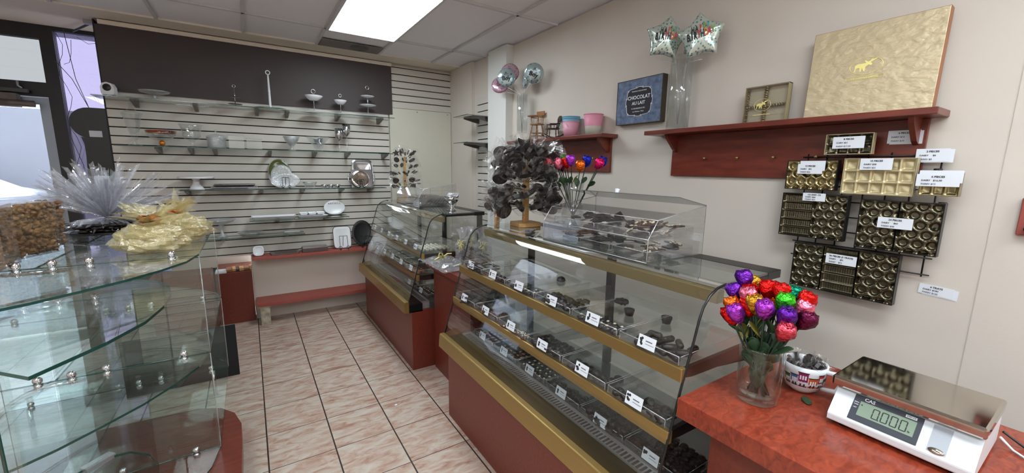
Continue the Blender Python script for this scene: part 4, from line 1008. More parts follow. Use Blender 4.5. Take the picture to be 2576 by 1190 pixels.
def sweet_tray(label, y0, y1, z0, z1, panels, mat, rimm=None, dp=.034, x=-.048, tilt=0, curved=False):
    """open box of shaped plastic inserts hung on the wall rack; panels: (u0, u1, fn)"""
    w, h = y0-y1, z1-z0
    r = thing('sweets_box_tray', label, 'sweets tray', mat=WR(y0, z0, x) @ Rz(tilt))
    bx = MB(); t = .0022; bx.box(0, w, 0, h, -dp, -dp+t)
    bx.box(0, t, 0, h, -dp, 0); bx.box(w-t, w, 0, h, -dp, 0); bx.box(t, w-t, 0, t, -dp, 0); bx.box(t, w-t, h-t, h, -dp, 0)
    bx.build('box', rimm or m_black, r)
    for (u0, u1, fn) in panels:
        a = t+.001 + u0*(w-2*t-.002); c = t+.001 + u1*(w-2*t-.002)
        ww = c-a-.0008
        ff = fn(ww, h-2*t-.002)
        def edge(x_, y_, ff=ff, ww=ww, hh=h-2*t-.002):
            m_ = min(x_, ww-x_, y_, hh-y_); return -.003 + ff(x_, y_)*sm(.001, .007, m_)
        MB().hfield(ww, h-2*t-.002, edge, .0032, M=T((a, t+.001, 0))).build('shaped_insert', mat, r)
    return r
sweet_tray('small dark eight-piece sweets tray hung highest on the rack', -4.16, -4.328, 1.708, 1.796, [(0, 1, lambda w, h: squares(4, 2, w, h))], m_goldd, m_goldl)
sweet_tray('twelve-piece tray of round cups, above the half grooved tray', -4.016, -4.219, 1.549, 1.684, [(0, 1, lambda w, h: cups(.0405))], m_gold)
sweet_tray('pale gold fifteen-piece tray of square pockets', -4.24, -4.475, 1.539, 1.69, [(0, 1, lambda w, h: squares(5, 3, w, h, .014))], m_goldl, m_goldl)
sweet_tray('small gold six-piece box at the rack edge toward the scale', -4.489, -4.60, 1.546, 1.634, [(0, 1, lambda w, h: squares(3, 2, w, h, .012))], m_gold, m_gold)
sweet_tray('half grooved and half cupped sweets tray on the rack', -4.013, -4.275, 1.325, 1.53, [(0, .5, lambda w, h: grooves(5, h)), (.5, 1, lambda w, h: cups(.043))], m_goldd, m_black)
sweet_tray('twenty-four-piece tray with two cup inserts on the rack', -4.317, -4.572, 1.312, 1.518, [(0, .49, lambda w, h: cups(.043)), (.51, 1, lambda w, h: cups(.043))], m_goldd, m_black)
sweet_tray('wide lowest tray with a grooved centre between cup inserts', -4.09, -4.472, 1.088, 1.298, [(0, .31, lambda w, h: cups(.041)), (.32, .65, lambda w, h: grooves(5, h)), (.66, 1, lambda w, h: cups(.044))], m_goldd, m_black)
# wire rack
r = thing('wire_grid_rack', 'black wire grid rack on the wall behind the sweets trays', 'wire rack', mat=WR(-4.05, 1.215, .03))
gw = MB()
for i in range(7): gw.tube([(.02+i*.076, 0, .0), (.02+i*.076, .50, .0)], .003, 6)
gw.build('upright_wires', m_black, r)
gw = MB()
for j in range(8): gw.tube([(0, .01+j*.068, .005), (.50, .01+j*.068, .005)], .003, 6)
gw.build('cross_wires', m_black, r)
for k, (u, v) in enumerate([(.05, .46), (.23, .47), (.40, .46), (.47, .43), (.12, .27), (.20, .28), (.36, .27), (.44, .28), (.12, .04), (.3, .05), (.38, .03), (.50, .30), (.50, .27), (.50, .24), (.50, .21), (.50, .17), (.485, .12)]):
    h = MB(); h.tube([(u, v, .008), (u, v-.004, .036 if k < 11 else .06)] , .004, 6); h.tube([(u-.012, v, .004), (u+.012, v, .004)], .005, 6); h.build('hook', m_black, r)
# price cards
def price_card(label, y, z, lines, x=-.056, w=.088, h=.044, back=None, tilt=0):
    r = thing('price_card', label, 'price card', mat=WR(y, z, x) @ Rz(tilt))
    MB().box(0, w, 0, h, 0, .001).build('card', m_card, r)
    if back: MB().box(back[0], w+back[0], back[1], h+back[1], -.0016, -.0004).build('card_behind', m_card, r)
    for i, s in enumerate(lines):
        t_ = MB(); text(t_, s, .0098 if i == 0 else .0088, T((w*.5 if i == 0 else w*.12, h*(.78-.3*i), .0013)), align='CENTER' if i == 0 else 'LEFT', bold=.00025 if i == 0 else .0001)
        t_.build('printed_line', m_ink if i < 2 else m_ink2, r)
    return r
price_card('price card for 8 pieces on the highest small tray', -4.191, 1.733, ['8 PIECES', 'DAIRY $21', 'PAREV $17.50'], w=.112, h=.05)
price_card('price card for 12 pieces overlapping a second card', -4.066, 1.622, ['12 PIECES', 'DAIRY   $31', 'PAREV $26'], w=.10, h=.045, back=(.008, .014))
price_card('price card for 15 pieces on the pale gold tray', -4.299, 1.642, ['15 PIECES', 'DAIRY $38', 'PAREV $31'], w=.105, h=.047)
price_card('price card for half and half on the half grooved tray', -4.102, 1.498, ['1/2 AND 1/2', 'DAIRY $66', 'PAREV $53'], w=.09, h=.036)
price_card('price card for 24 pieces in the tray middle', -4.386, 1.407, ['24 PIECES', 'DAIRY     $60', 'PAREV $48'], w=.108, h=.044)
price_card('price card for 36 pieces on the lowest wide tray', -4.226, 1.224, ['36 PIECES (3 TRAYS)', 'DAIRY      $91', 'PAREV    $74'], w=.112, h=.044)
price_card('price card for 6 pieces on the small gold box', -4.481, 1.582, ['6 PIECES', 'DAIRY   $16.00', 'PAREV $13'], w=.118, h=.046, back=(.006, .014))
price_card('greyish price card for 4 pieces stuck on the cherry shelf back', -4.352, 1.752, ['4 PIECES', 'DAIRY $12', 'PAREV $10'], x=.029, w=.10, h=.052, back=(.008, -.004))
price_card('price card for 2 pieces at the edge of the cherry shelf back', -4.452, 1.676, ['2 PIECES', 'DAIRY     $6', 'PAREV $5'], x=.012, w=.095, h=.05, back=(.012, -.003))
price_card('lowest price card for 6 trays stuck on the bare wall', -4.522, 1.146, ['6 TRAYS', 'DAIRY $180', 'PAREV $135'], x=.048, w=.10, h=.04, back=(.012, -.004), tilt=-.05)
# small open gold box with see-through lid
r = thing('gold_divided_box', 'gold four-compartment gift box with clear lid on the long shelf', 'gift box', mat=frame((-.03, -3.765, ZL), (0, -1, 0), (.05, 0, 1), (-1, 0, .05)))
w, h, dp = .205, .186, .035
bx = MB(); bx.box(0, w, 0, h, -dp, -dp+.003); bx.box(0, .004, 0, h, -dp, 0); bx.box(w-.004, w, 0, h, -dp, 0); bx.box(0, w, 0, .004, -dp, 0); bx.box(0, w, h-.004, h, -dp, 0); bx.build('box', m_goldl, r)
dv = MB()
for k in range(15):
    y = .012+.0118*k; dv.ball((w*.48, y, -.014), .009, 1.25, .8, 1.2, 8, 5)
for k in range(15):
    x = .012+.013*k; dv.ball((x, h*.46, -.014), .008, .8, 1.1, 1.2, 8, 5)
for k in range(14): dv.ball((.012, .01+.0125*k, -.014), .008, .8, .7, 1.2, 6, 4)
dv.build('ruffled_dividers', m_gold, r)
MB().box(.006, w-.006, .006, h-.006, -.029, -.027).build('base_sheet', m_wchoc, r)
MB().box(0, w, 0, h, .0005, .0015).build('clear_lid', m_cellgold, r)
lg = MB(); lg.tube([(w*.45+.04*math.cos(2*PI*k/24), h*.48+.03*math.sin(2*PI*k/24), .0018) for k in range(24)], .0009, 5, 0, True)
lg.prism([(w*.45+a*.7, h*.48+b_*.75) for a, b_ in ms], .0015, .002); lg.box(w*.25, w*.66, h*.22, h*.235, .0015, .002); lg.build('moose_print', m_goldshine, r)
# framed picture
r = thing('chocolate_picture', 'blue canvas picture with ornate black label hanging between the shelves', 'picture', mat=WR(-2.85, 1.945, .0495))
w, h = .37, .285
MB().box(0, w, 0, h, .0, .046).build('canvas', [pm('blue_canvas', srgb(72, 88, 118), .7, c2=srgb(116, 132, 160), vscale=34, vdet=3)], r)
fr_ = MB(); 
for a in ((-.004, 0, -.004, h+.004), (w, w+.004, -.004, h+.004), (0, w, h, h+.004), (0, w, -.004, 0)): fr_.box(a[0], a[1], a[2], a[3], 0, .048)
fr_.build('dark_edges', pm('worn_brown_edge', srgb(70, 62, 54), .7, vary=.5, vscale=14), r)
def cart(s=1.0):
    pts = []
    for k in range(64):
        a = 2*PI*k/64; c, s_ = math.cos(a), math.sin(a); m_ = (abs(c)**3.2 + abs(s_)**3.2)**(-1/3.2)
        q = 1 + .035*math.cos(8*a); pts.append((w*.515 + .108*s*q*c*m_, h*.49 + .092*s*q*s_*m_))
    return pts
MB().prism(cart(.97), .046, .0468).build('dark_label', pm('label_dark', srgb(46, 44, 50), .8), r)
sc_ = MB(); sc_.tube([(a, b_, .0472) for a, b_ in cart()], .0018, 6, 0, True)
for k in range(12):
    a = 2*PI*(k+.5)/12; p = cart()[int((k+.5)/12*64) % 64]
    sc_.tube([(p[0]+.008*math.cos(a+t)*(1-t/8), p[1]+.008*math.sin(a+t)*(1-t/8), .0474) for t in [i*.6 for i in range(8)]], .0012, 5)
sc_.build('scroll_border', m_card, r)
for s_, z_, v_, bo in (('CHOCOLAT', .034, .585, .0006), ('AU LAIT', .030, .455, .0005), ('M. DELABARRE & FILS', .012, .335, 0), ('rue Vivienne - Paris', .012, .265, 0), ('MANUFACTURE ROYALE', .011, .73, 0)):
    tx = MB(); text(tx, s_, z_, T((w*.51, h*v_, .047)), bold=bo); tx.build('lettering', m_card, r)
# small red frame cut by the picture edge
r = thing('red_wooden_frame', 'reddish wooden board with a dark knob at the wall edge', 'wooden board', mat=WR(-4.742, 1.42, .0495))
MB().box(0, .2, 0, .13, 0, .02).build('board', m_redpaint, r, bevel=.003)
MB().lathe([(.0005, .03), (.012, .028), (.012, .0)], 14, M=T((.03, .025, .02))).build('knob', m_black, r)

# ---- foil balloons
BAL = {}
def ball_disc(r=.075, lobes=0, n=48):
    b = MB(); v = []; f = []; rings = 8
    out = []
    for k in range(n):
        a = 2*PI*k/n
        if lobes: q = 1 - .30*abs(math.sin(a*lobes/2))**.8
        else: q = 1 + .012*math.sin(24*a)
        out.append(q)
    v.append((0, 0, .0)); 
    for side in (1, -1):
        base = len(v)
        for i in range(rings+1):
            t = i/rings
            for k in range(n):
                a = 2*PI*k/n; rr = r*out[k]*math.sin(t*PI/2); zz = side*(.36 if not lobes else .30)*r*math.cos(t*PI/2)**.8*(1 + .03*math.sin(12*a)*t)
                v.append((rr*math.sin(a), rr*math.cos(a), zz))
        for i in range(rings):
            for k in range(n):
                q = (base+i*n+k, base+i*n+(k+1) % n, base+(i+1)*n+(k+1) % n, base+(i+1)*n+k); f.append(q if side < 0 else q[::-1])
    return b.add(v[1:], [tuple(i-1 for i in q) for q in f], 0, True)
def spots_mat(name, base, spots, sc_=14, metal=.55, rough=.2):
    m, nt, N, L, b = newmat(name); tc = N.new('ShaderNodeTexCoord'); vo = N.new('ShaderNodeTexVoronoi'); vo.inputs['Scale'].default_value = sc_; L.new(tc.outputs['Object'], vo.inputs[0])
    r = N.new('ShaderNodeValToRGB'); r.color_ramp.interpolation = 'CONSTANT'; L.new(vo.outputs['Distance'], r.inputs[0]); e = r.color_ramp.elements; e[0].color = spots; e[1].position = .33; e[1].color = base
    L.new(r.outputs[0], b.inputs['Base Color']); b.inputs['Metallic'].default_value = metal; b.inputs['Roughness'].default_value = rough; return m
m_bboy = spots_mat('blue_spotted_foil', srgb(176, 196, 200), srgb(120, 142, 154), 38)
m_bgirl = spots_mat('pink_dotted_foil', srgb(206, 178, 196), srgb(186, 120, 150), 50)
m_pinkf = pm('dark_pink_foil', srgb(180, 90, 124), .2, metal=.6)
m_stick = sheet('clear_plastic_stick', (.8, .8, .82), .2, diff=.4)
def balloon(name, loc, d, kind, label, r=.075, base=None, words=(), roll=0):
    z_ = Vector(d).normalized(); up = Vector((0, 0, 1)); x_ = up.cross(z_).normalized(); y_ = z_.cross(x_); mt = frame(loc, x_, y_, z_) @ Rz(roll)
    t = thing(name, label, 'balloon', mat=mt)
    if kind == 'star': ball_disc(r, 5, 60).build('balloon_skin', m_starf, t)
    else:
        ball_disc(r).build('balloon_skin', m_bboy if kind == 'boy' else m_bgirl, t)
        if kind == 'girl': ri = MB(); ri.tube([(r*.97*math.cos(a), r*.97*math.sin(a), .0) for a in [2*PI*k/32 for k in range(32)]], .006, 6, 0, True); ri.build('rim_band', m_pinkf, t)
    if words:
        for wi, (s, sz_, x, y, c) in enumerate(words):
            tb = MB(); text(tb, s, sz_, T((x, y, .006+(.36 if kind != 'star' else .30)*r)) @ (Sc(.6, 1.1, 1) if len(s) == 1 else Sc(1, 1, 1)), bold=sz_*.035); tb.build('printed_words', c, t)
    if base is not None:
        p = mt.inverted() @ Vector(base); bl = mt @ Vector((0, -r*.95, 0)); mo = Vector(base)+Vector((0, 0, .345)); dd = bl-mo; dd.z = 0; mo += dd.normalized()*min(.03, dd.length); pm_ = mt.inverted() @ mo
        q = MB(); q.tube([(0, -r*.95, 0), tuple(pm_), tuple(p)], .0022, 6); q.build('stick', m_stick, t)
    return t
m_starf = spots_mat('star_print_foil', srgb(206, 220, 212), srgb(120, 150, 146), 60)
bs = (-.06, -1.74, ZS+.075)
dv = Vector((-.9, -1.2, -.1))
balloon('foil_balloon', (-.10, -1.58, 2.515), (-.8, -1.1, .1), 'girl', 'pink girl balloon at the back, above the other pink one', .082, bs, [("it's a", .018, 0, .03, m_ink2), ('Girl', .04, 0, -.005, m_pinkf)])
balloon('foil_balloon', (-.11, -1.415, 2.43), (-.8, -1.0, .35), 'girl', 'lower pink girl balloon tilted beside the white pilaster', .078, bs, [("it's a", .018, 0, .03, m_ink2), ('Girl', .04, 0, -.005, m_pinkf)], .4)
balloon('foil_balloon', (-.19, -1.665, 2.445), (-.85, -1.2, .0), 'boy', 'front blue spotted balloon reading boy', .082, bs, [("it's a", .018, 0, .03, m_ink2), ('Boy', .05, 0, -.012, m_ink)])
balloon('foil_balloon', (-.09, -1.955, 2.445), (-.7, -1.0, -.2), 'boy', 'blue spotted boy balloon nearest the wall picture', .085, bs, [("it's a", .018, 0, .035, m_ink2), ('Boy', .05, 0, -.012, m_ink)], -.35)
balloon('foil_balloon', (-.07, -1.80, 2.42), (-1, .5, .1), 'boy', 'edge-on blue balloon squeezed between the two boy balloons', .075, bs)
def tall_vase(loc, h, r0, label, pedestal=0):
    r = thing('tall_glass_cylinder', label, 'vase', loc); zb = pedestal
    if pedestal:
        MB().lathe([(.0005, 0), (.055, 0), (.057, .004), (.05, .01), (.02, .015), (.013, .03), (.02, .045), (.013, .06), (.05, pedestal), (.0005, pedestal)], 24).build('knobbed_foot', m_crystal, r)
    MB().lathe([(.0005, zb+.001), (r0, zb), (r0, h), (r0-.003, h), (r0-.003, zb+.015), (.0005, zb+.014)], 32).build('glass_cylinder', m_crystal, r)
    return r
tall_vase((-.055, -1.66, ZS), .42, .05, 'tall clear glass cylinder holding round balloons on the short shelf', .075)
o = bpy.data.objects['tall_glass_cylinder']; o.location = (-.06, -1.74, ZS)
st = Vector((-.045, -3.385, ZL+.03))
C3 = {k: pm('print_'+k, srgb(*c), .4) for k, c in (('teal', (60, 150, 140)), ('red', (190, 50, 50)), ('orange', (230, 130, 50)), ('green', (120, 160, 60)), ('navy', (40, 50, 70)))}
def star_words(): 
    W_ = []
    for i, c in enumerate('HAPPY'): W_.append((c, .036, -.038+.019*i, .030+.003*i, [m_ink, m_ink, C3['red'], C3['green'], C3['teal']][i]))
    for i, c in enumerate('BIRTHDAY'): W_.append((c, .047, -.062+.0175*i, -.008+.003*i, [m_ink, m_ink, m_ink, C3['red'], C3['navy'], C3['orange'], C3['red'], C3['green']][i]))
    return W_
def starlet(mb, x, y, r, mi, z_): mb.prism([(x+(r if k % 2 == 0 else r*.42)*math.sin(2*PI*k/10), y+(r if k % 2 == 0 else r*.42)*math.cos(2*PI*k/10)) for k in range(10)], z_, z_+.001, mi)
for i, (loc, d, ro, lb) in enumerate((((-.115, -3.315, 2.392), (-.75, -.9, 0), -.15, 'star balloon reading Happy Birthday on the far side of the vase'), ((-.105, -3.535, 2.352), (-.9, -.55, 0), .12, 'star balloon reading Happy Birthday on the near side of the vase'))):
    t = balloon('foil_star_balloon', loc, d, 'star', lb, .125, tuple(st), star_words(), ro)
    sb = MB()
    for (x, y, rr, mi) in ((0, .085, .013, 0), (.075, .03, .012, 1), (-.045, -.07, .016, 0), (.03, -.045, .013, 3), (.05, -.085, .012, 2), (-.02, .062, .009, 2), (-.09, .03, .008, 3), (.028, .062, .010, 0), (-.005, -.05, .009, 2)): starlet(sb, x, y, rr, mi, .018)
    sb.build('printed_stars', [C3['teal'], C3['green'], C3['navy'], C3['red']], t)
balloon('foil_star_balloon', (-.04, -3.43, 2.36), (-1, .3, .1), 'star', 'dark foil balloon edge glimpsed between the two stars', .07, tuple(st))
tall_vase((-.045, -3.385, ZL), .42, .064, 'tall wide glass cylinder holding the star balloons on the long shelf')

# ---- buckets and doll furniture on the short shelf
m_pink = pm('pink_paint', srgb(226, 148, 172), .5); m_pinkl = pm('pale_pink_paint', srgb(232, 168, 190), .45); m_blue = pm('light_blue_paint', srgb(120, 170, 196), .45)
def bucket(loc, label, mat, h=.135, r0=.052, r1=.068, cream=False, rim=None, handle=None):
    r = thing('bucket', label, 'bucket', loc)
    if cream:
        MB().lathe([(.0005, 0), (r0, 0), (r0+(r1-r0)*.42, h*.42)], 32).build('cream_base', m_cream, r)
        MB().lathe([(r0+(r1-r0)*.42, h*.42), (r1, h), (r1-.003, h), (r0, .004), (.0005, .004)], 32).build('painted_top', mat, r)
    else: MB().lathe([(.0005, 0), (r0, 0), (r1, h), (r1-.003, h), (r0-.003, .004), (.0005, .004)], 32).build('bucket_body', mat, r)
    MB().tube([(r1*math.cos(2*PI*k/32), r1*math.sin(2*PI*k/32), h) for k in range(32)], .0028, 6, 0, True).build('rim', rim or mat, r)
    if handle: MB().tube([(r1*math.cos(a), r1*math.sin(a)*.3-.02, h-.01-.05*abs(math.sin(a))) for a in [PI+PI*k/10 for k in range(11)]], .0018, 6).build('wire_handle', m_alu, r)
    return r
bucket((-.035, -2.655, ZS), 'pink and cream ribbed bucket nearest the picture', m_pink, .148, .054, .072, True)
bucket((-.035, -2.40, ZS), 'pale pink bucket at the bottom of the nested buckets', m_pinkl, .115, .052, .068, False, None, True)
bucket((-.035, -2.40, ZS+.028), 'light blue bucket nested inside the pale pink one', m_blue, .112, .05, .0705)
bucket((-.035, -2.40, ZS+.046), 'upper light blue bucket of the nested stack', m_blue, .108, .048, .072)
def spindle(mb, a, b, r=.0035):
    A = Vector(a); B = Vector(b); mb.tube([A.lerp(B, t) for t in (0, .2, .3, .4, .6, .7, .8, 1)], [r*.7, r, r*.7, r*1.1, r*1.1, r*.7, r, r*.7], 8)
r = thing('doll_high_chair', 'small honey wood doll high chair with tray on the short shelf', 'doll chair', (-.03, -1.935, ZS), .25)
for i, (x, y) in enumerate(((-1, -1), (1, -1), (1, 1), (-1, 1))):
    l = MB(); spindle(l, (x*.048, y*.048, 0), (x*.03, y*.03, .13), .005); l.build('leg', m_wood2, r)
b = MB()
for z_, q in ((.035, .043), (.06, .04)): b.tube([(-q, -q, z_), (q, -q, z_), (q, q, z_), (-q, q, z_)], .003, 6, 0, True)
b.build('rungs', m_wood2, r)
MB().box(-.045, .045, -.045, .045, .13, .142).build('seat', m_wood2, r, bevel=.003)
b = MB()
for k in range(5): spindle(b, (.038, -.034+.017*k, .142), (.05, -.034+.017*k, .215), .003)
b.build('back_spindles', m_wood2, r); MB().box(.044, .056, -.045, .045, .215, .255).build('back_rest', m_wood2, r, bevel=.004)
b = MB()
for s_ in (-1, 1): spindle(b, (-.03, s_*.038, .142), (-.035, s_*.042, .195), .003); b.tube([(-.035, s_*.042, .195), (.048, s_*.042, .198)], .004, 6)
b.build('arm_rails', m_wood2, r)
MB().prism([(-.10+.0*a, 0) if False else (-.06+.045*math.cos(a), .05*math.sin(a)) for a in [2*PI*k/20 for k in range(20)]], .198, .206).build('tray', m_wood2, r, bevel=.002)
r = thing('doll_rocking_chair', 'small dark doll rocking chair next to the high chair', 'doll chair', (-.03, -2.16, ZS), -.35)
for s_ in (-1, 1):
    b = MB(); b.tube([(-.085+.17*t, s_*.04, .006+.03*(2*t-1)**2) for t in [k/10 for k in range(11)]], .005, 8); b.build('rocker', m_dwood, r)
for x in (-.035, .04):
    for s_ in (-1, 1): l = MB(); spindle(l, (x*1.15, s_*.04, .012), (x, s_*.032, .075), .0045); l.build('leg', m_dwood, r)
MB().box(-.05, .05, -.043, .043, .075, .085).build('seat', m_dwood, r, bevel=.003)
b = MB()
for k in range(6): spindle(b, (.04, -.036+.0145*k, .085), (.06, -.036+.0145*k, .15), .003)
b.build('back_spindles', m_dwood, r)
MB().prism([(-.045, 0), (.045, 0), (.05, .02), (.03, .038), (0, .044), (-.03, .038), (-.05, .02)], -.005, .005, M=frame((.062, 0, .148), (0, 1, 0), (.1, 0, 1), (1, 0, 0))).build('back_rest', m_dwood, r, bevel=.002)
b = MB()
for s_ in (-1, 1): b.tube([(-.04, s_*.042, .118), (.052, s_*.042, .122)], .0045, 6); spindle(b, (-.035, s_*.04, .085), (-.035, s_*.042, .118), .003); spindle(b, (0, s_*.04, .085), (0, s_*.042, .118), .003)
b.build('arms', m_dwood, r)

# ================================================================== ON TOP OF THE CASES
ZC = 1.2665
def pop_tree(loc, label, h, tiers, posth, base=True, post_r=.016, s=1.0, grp='', plabel='', kinds=(0, 1, 3, 0, 2, 4), lean=.6):
    r = thing('lollipop_stand', label, 'lollipop stand', loc)
    if base: MB().prism([(-.085, -.05), (-.06, -.085), (.06, -.085), (.085, -.05), (.085, .05), (.06, .085), (-.06, .085), (-.085, .05)], 0, .022).build('base_board', m_wood, r, bevel=.005)
    MB().box(-post_r, post_r, -post_r, post_r, .0 if not base else .022, posth).build('post', m_wood, r, bevel=.002)
    hs = MB()
    for i in range(8): hs.lathe([(.0005, .0006), (.003, .0005), (.003, 0)], 8, M=frame((-post_r, (-.006 if i % 2 else .006), .05+.04*i), (0, 1, 0), (0, 0, 1), (-1, 0, 0)))
    hs.build('drilled_holes', m_dwood, r)
    k = 0
    for (z, n, el, rad) in tiers:
        for i in range(n):
            a = 2*PI*(i + .5*(k % 2))/n + R.uniform(-.12, .12); e = el + R.uniform(-.14, .14)
            d = Vector((math.cos(a)*math.cos(e), math.sin(a)*math.cos(e), math.sin(e)))
            b_ = (loc[0]+d.x*rad, loc[1]+d.y*rad, loc[2]+z+d.z*rad)
            pop(kinds[(i*3+k) % len(kinds)], b_, d, plabel, grp, R.uniform(0, 3), s*R.uniform(.9, 1.15))
        k += 1
    return r
pop_tree((-.76, -2.83, ZC), 'wooden stand on a pale board base thick with dark lollipops, near case', .54, [(.12, 13, .05, .03), (.17, 14, .15, .03), (.22, 14, .1, .03), (.27, 12, .3, .03), (.31, 10, .4, .03), (.335, 12, .3, .03), (.35, 12, .55, .02), (.35, 7, .95, .0)], .38, s=1.55,
    grp='lollipops on the tall tree stand', plabel='film-wrapped dark chocolate lollipop on the big lollipop tree of the near case')
pop_tree((-.905, -2.715, ZC), 'narrow wooden post of lollipops at the near case far corner', .2, [(.05, 7, .75, .0), (.10, 7, .8, .01), (.14, 5, .95, .01)], .2, base=False, post_r=.013, s=.85,
    grp='lollipops on the narrow post', plabel='film-wrapped lollipop leaning from the narrow wooden post', kinds=(4, 0, 4, 3))
pop_tree((-.80, -.56, ZC), 'slim tree of chocolate spoons and lollipops on the far case', .5, [(.10, 7, .45, .03), (.18, 8, .4, .03), (.25, 7, .45, .03), (.31, 7, .5, .03), (.37, 6, .6, .02), (.42, 5, .75, .02), (.44, 3, 1.15, .0)], .46, base=True, post_r=.012, s=1.05,
    grp='lollipops on the far case tree', plabel='dark chocolate lollipop on the slim tree of the far case', kinds=(4, 0, 4, 3, 4, 1))
# vase of foil tulips / roses behind the acrylic box
vx, vy, vz = -.66, -3.175, ZC
r = thing('waisted_glass_vase', 'clear waisted glass vase of foil roses beside the acrylic box', 'vase', (vx, vy, vz))
MB().lathe([(.0005, .001), (.03, 0), (.05, .015), (.068, .06), (.07, .09), (.06, .13), (.05, .18), (.05, .23), (.058, .285), (.0555, .285), (.0475, .23), (.0475, .18), (.057, .13), (.065, .09), (.06, .05), (.03, .02), (.0005, .018)], 36).build('vase_body', m_crystal, r)
for i, (y, z, c, x, wh) in enumerate(((-2.98, 1.66, 'rose', -.70, 'leaning farthest toward the lollipop tree'), (-3.01, 1.655, 'pink', -.66, 'second from the lollipop tree'), (-3.055, 1.645, 'maroon', -.66, 'half hidden behind the pink one'), (-3.075, 1.66, 'pink', -.70, 'left of the red one'),
    (-3.125, 1.663, 'red', -.68, 'in the middle of the waisted vase'), (-3.185, 1.675, 'violet', -.70, 'tallest in the waisted vase'), (-3.23, 1.672, 'blue', -.62, 'behind the orange one'), (-3.265, 1.643, 'orange', -.70, 'in front of the blue one'), (-3.345, 1.665, 'blue', -.62, 'far out toward the acrylic lid'), (-3.365, 1.655, 'magenta', -.66, 'outermost toward the acrylic lid'), (-3.0, 1.675, 'green', -.60, 'tiny tip above the pink ones'))):
    rose((vx+(vx-x)*.2, vy-(y-vy)*.22, vz+.024), (x, y, z), c, f'{c} foil rose {wh}', s=1.5)
# acrylic bulk boxes
def acrylic_box(loc, label, L, lid):
    r = thing('acrylic_bin', label, 'acrylic display box', loc); t = .004; D = .37
    MB().box(0, D, 0, L, 0, t).build('floor_panel', m_acryl, r)
    MB().box(0, t, t, L-t, t, .093).build('low_front_panel', m_acryl, r)
    sd = [(0, 0), (D, 0), (D, .212), (.052, .166), (0, .093)]
    for y in (0, L-t): fixn(MB().prism(sd, y, y+t, M=frame((0, 0, 0), (1, 0, 0), (0, 0, 1), (0, 1, 0))).build('side_panel', m_acryl, r))
    MB().box(D-t, D, t, L-t, t, .212).build('rear_panel', m_acryl, r)
    fr_ = frame((0, 0, .093), (.581, 0, .814), (0, 1, 0), (-.814, 0, .581)); MB().box(0, .0895, t, L-t, -t, 0, M=fr_).build('sloped_front_panel', m_acryl, r)
    if lid: f2 = frame((D, 0, .214), (-.98, 0, .20), (0, 1, 0), (.20, 0, .98)); MB().box(0, .20, -.002, L+.002, -.002, .002, M=f2).build('raised_lid', sheet('grey_lid_acrylic', (.42, .43, .43), .08, diff=.8, dcol=srgb(118, 120, 120)), r); kb = MB(); kb.lathe([(.0005, .02), (.012, .018), (.008, .0), (.02, -.002), (.0005, -.002)], 16, M=f2 @ T((.185, L*.52, .003))); kb.build('lid_knob', m_plastic_white, r)
    f3 = frame((.052, 0, .167), (.9897, 0, .1432), (0, 1, 0), (-.1432, 0, .9897)); MB().box(0, .12 if lid else .32, t, L-t, 0, .003, M=f3).build('top_panel', m_acryl, r)
    ed = MB()
    ed.tube([(0, 0, 0), (0, 0, .093), (.052, 0, .166), (D, 0, .212), (D, 0, 0)], .002, 5); ed.tube([(0, L, 0), (0, L, .093), (.052, L, .166), (D, L, .212), (D, L, 0)], .002, 5)
    ed.tube([(0, 0, 0), (0, L, 0)], .002, 5); ed.tube([(0, 0, .093), (0, L, .093)], .0018, 5); ed.tube([(.052, 0, .166), (.052, L, .166)], .0018, 5); ed.build('polished_edges', m_acedge, r)
    return r
def bark_pile(x0, x1, y0, y1, z, n, kinds, label, group, up=.0):
    for i in range(n):
        k, s_ = kinds[i % len(kinds)]; o = choc(k, s_); x, y = rnd(x0, x1), rnd(y0, y1)
        o.location = (x, y, z+.004+.012*(i/n)*3); o.rotation_euler = (rnd(-.3, .3), rnd(-.35, .35)-up, rnd(0, 6.28)); o['label'] = label; o['category'] = 'chocolate'; o['group'] = group
L1 = .67; ax, ay = -.955, -3.95
acrylic_box((ax, ay, ZC), 'clear acrylic bulk box with raised grey lid on the near case', L1, True)
def inner_tray(label, x, y, z, w, d): 
    t = tray_obj(w, d, label, name='acrylic_bin_tray', h=.03); t.location = (x, y, z); return t
ZT = ZC+.0055
zu = ZC+.088
shl = thing('acrylic_riser_shelf', 'clear acrylic riser inside the box with the raised lid', 'riser', (ax+.02, ay+.01, ZT))
MB().box(0, .34, 0, L1-.02, .076, .08).build('riser_top', m_acryl, shl)
for y in (0, L1-.024): MB().box(0, .34, y, y+.004, 0, .076).build('riser_side', m_acryl, shl)
for i, (yy, wd, kd, wn) in enumerate(((.43, .21, [('nutbark', 1), ('nutbark', 3)], 'orange nut bark'), (.225, .20, [('bark', 1), ('bark', 2), ('bark', 3)], 'dark bark shards'), (.02, .20, [('nutbark', 2), ('nutbark', 4), ('bark', 4)], 'pale speckled bark'))):
    inner_tray(f'tray of {wn} on the bottom of the lidded acrylic box', ax+.03, ay+yy, ZT, wd-.005, .30)
    bark_pile(ax+.07, ax+.27, ay+yy+.04, ay+yy+wd-.045, ZT+.002, 12, kd, f'{wn} lying low in the lidded acrylic box', f'low pile of {wn}')
for i, (yy, wd, kd, wn) in enumerate(((.33, .30, [('bark', 5), ('bark', 6), ('bark', 7)], 'upright dark shards'), (.02, .30, [('nutbark', 6), ('nutbark', 8), ('bark', 8), ('nutbark', 10)], 'white nut covered bark'))):
    inner_tray(f'upper tray of {wn} in the lidded acrylic box', ax+.035, ay+yy, zu, wd-.005, .29)
    bark_pile(ax+.08, ax+.29, ay+yy+.04, ay+yy+wd-.045, zu+.002, 18, kd, f'{wn} on the riser of the lidded acrylic box', f'upper pile of {wn}', .3)
L2 = .66; bx_, by_ = -.955, -1.41
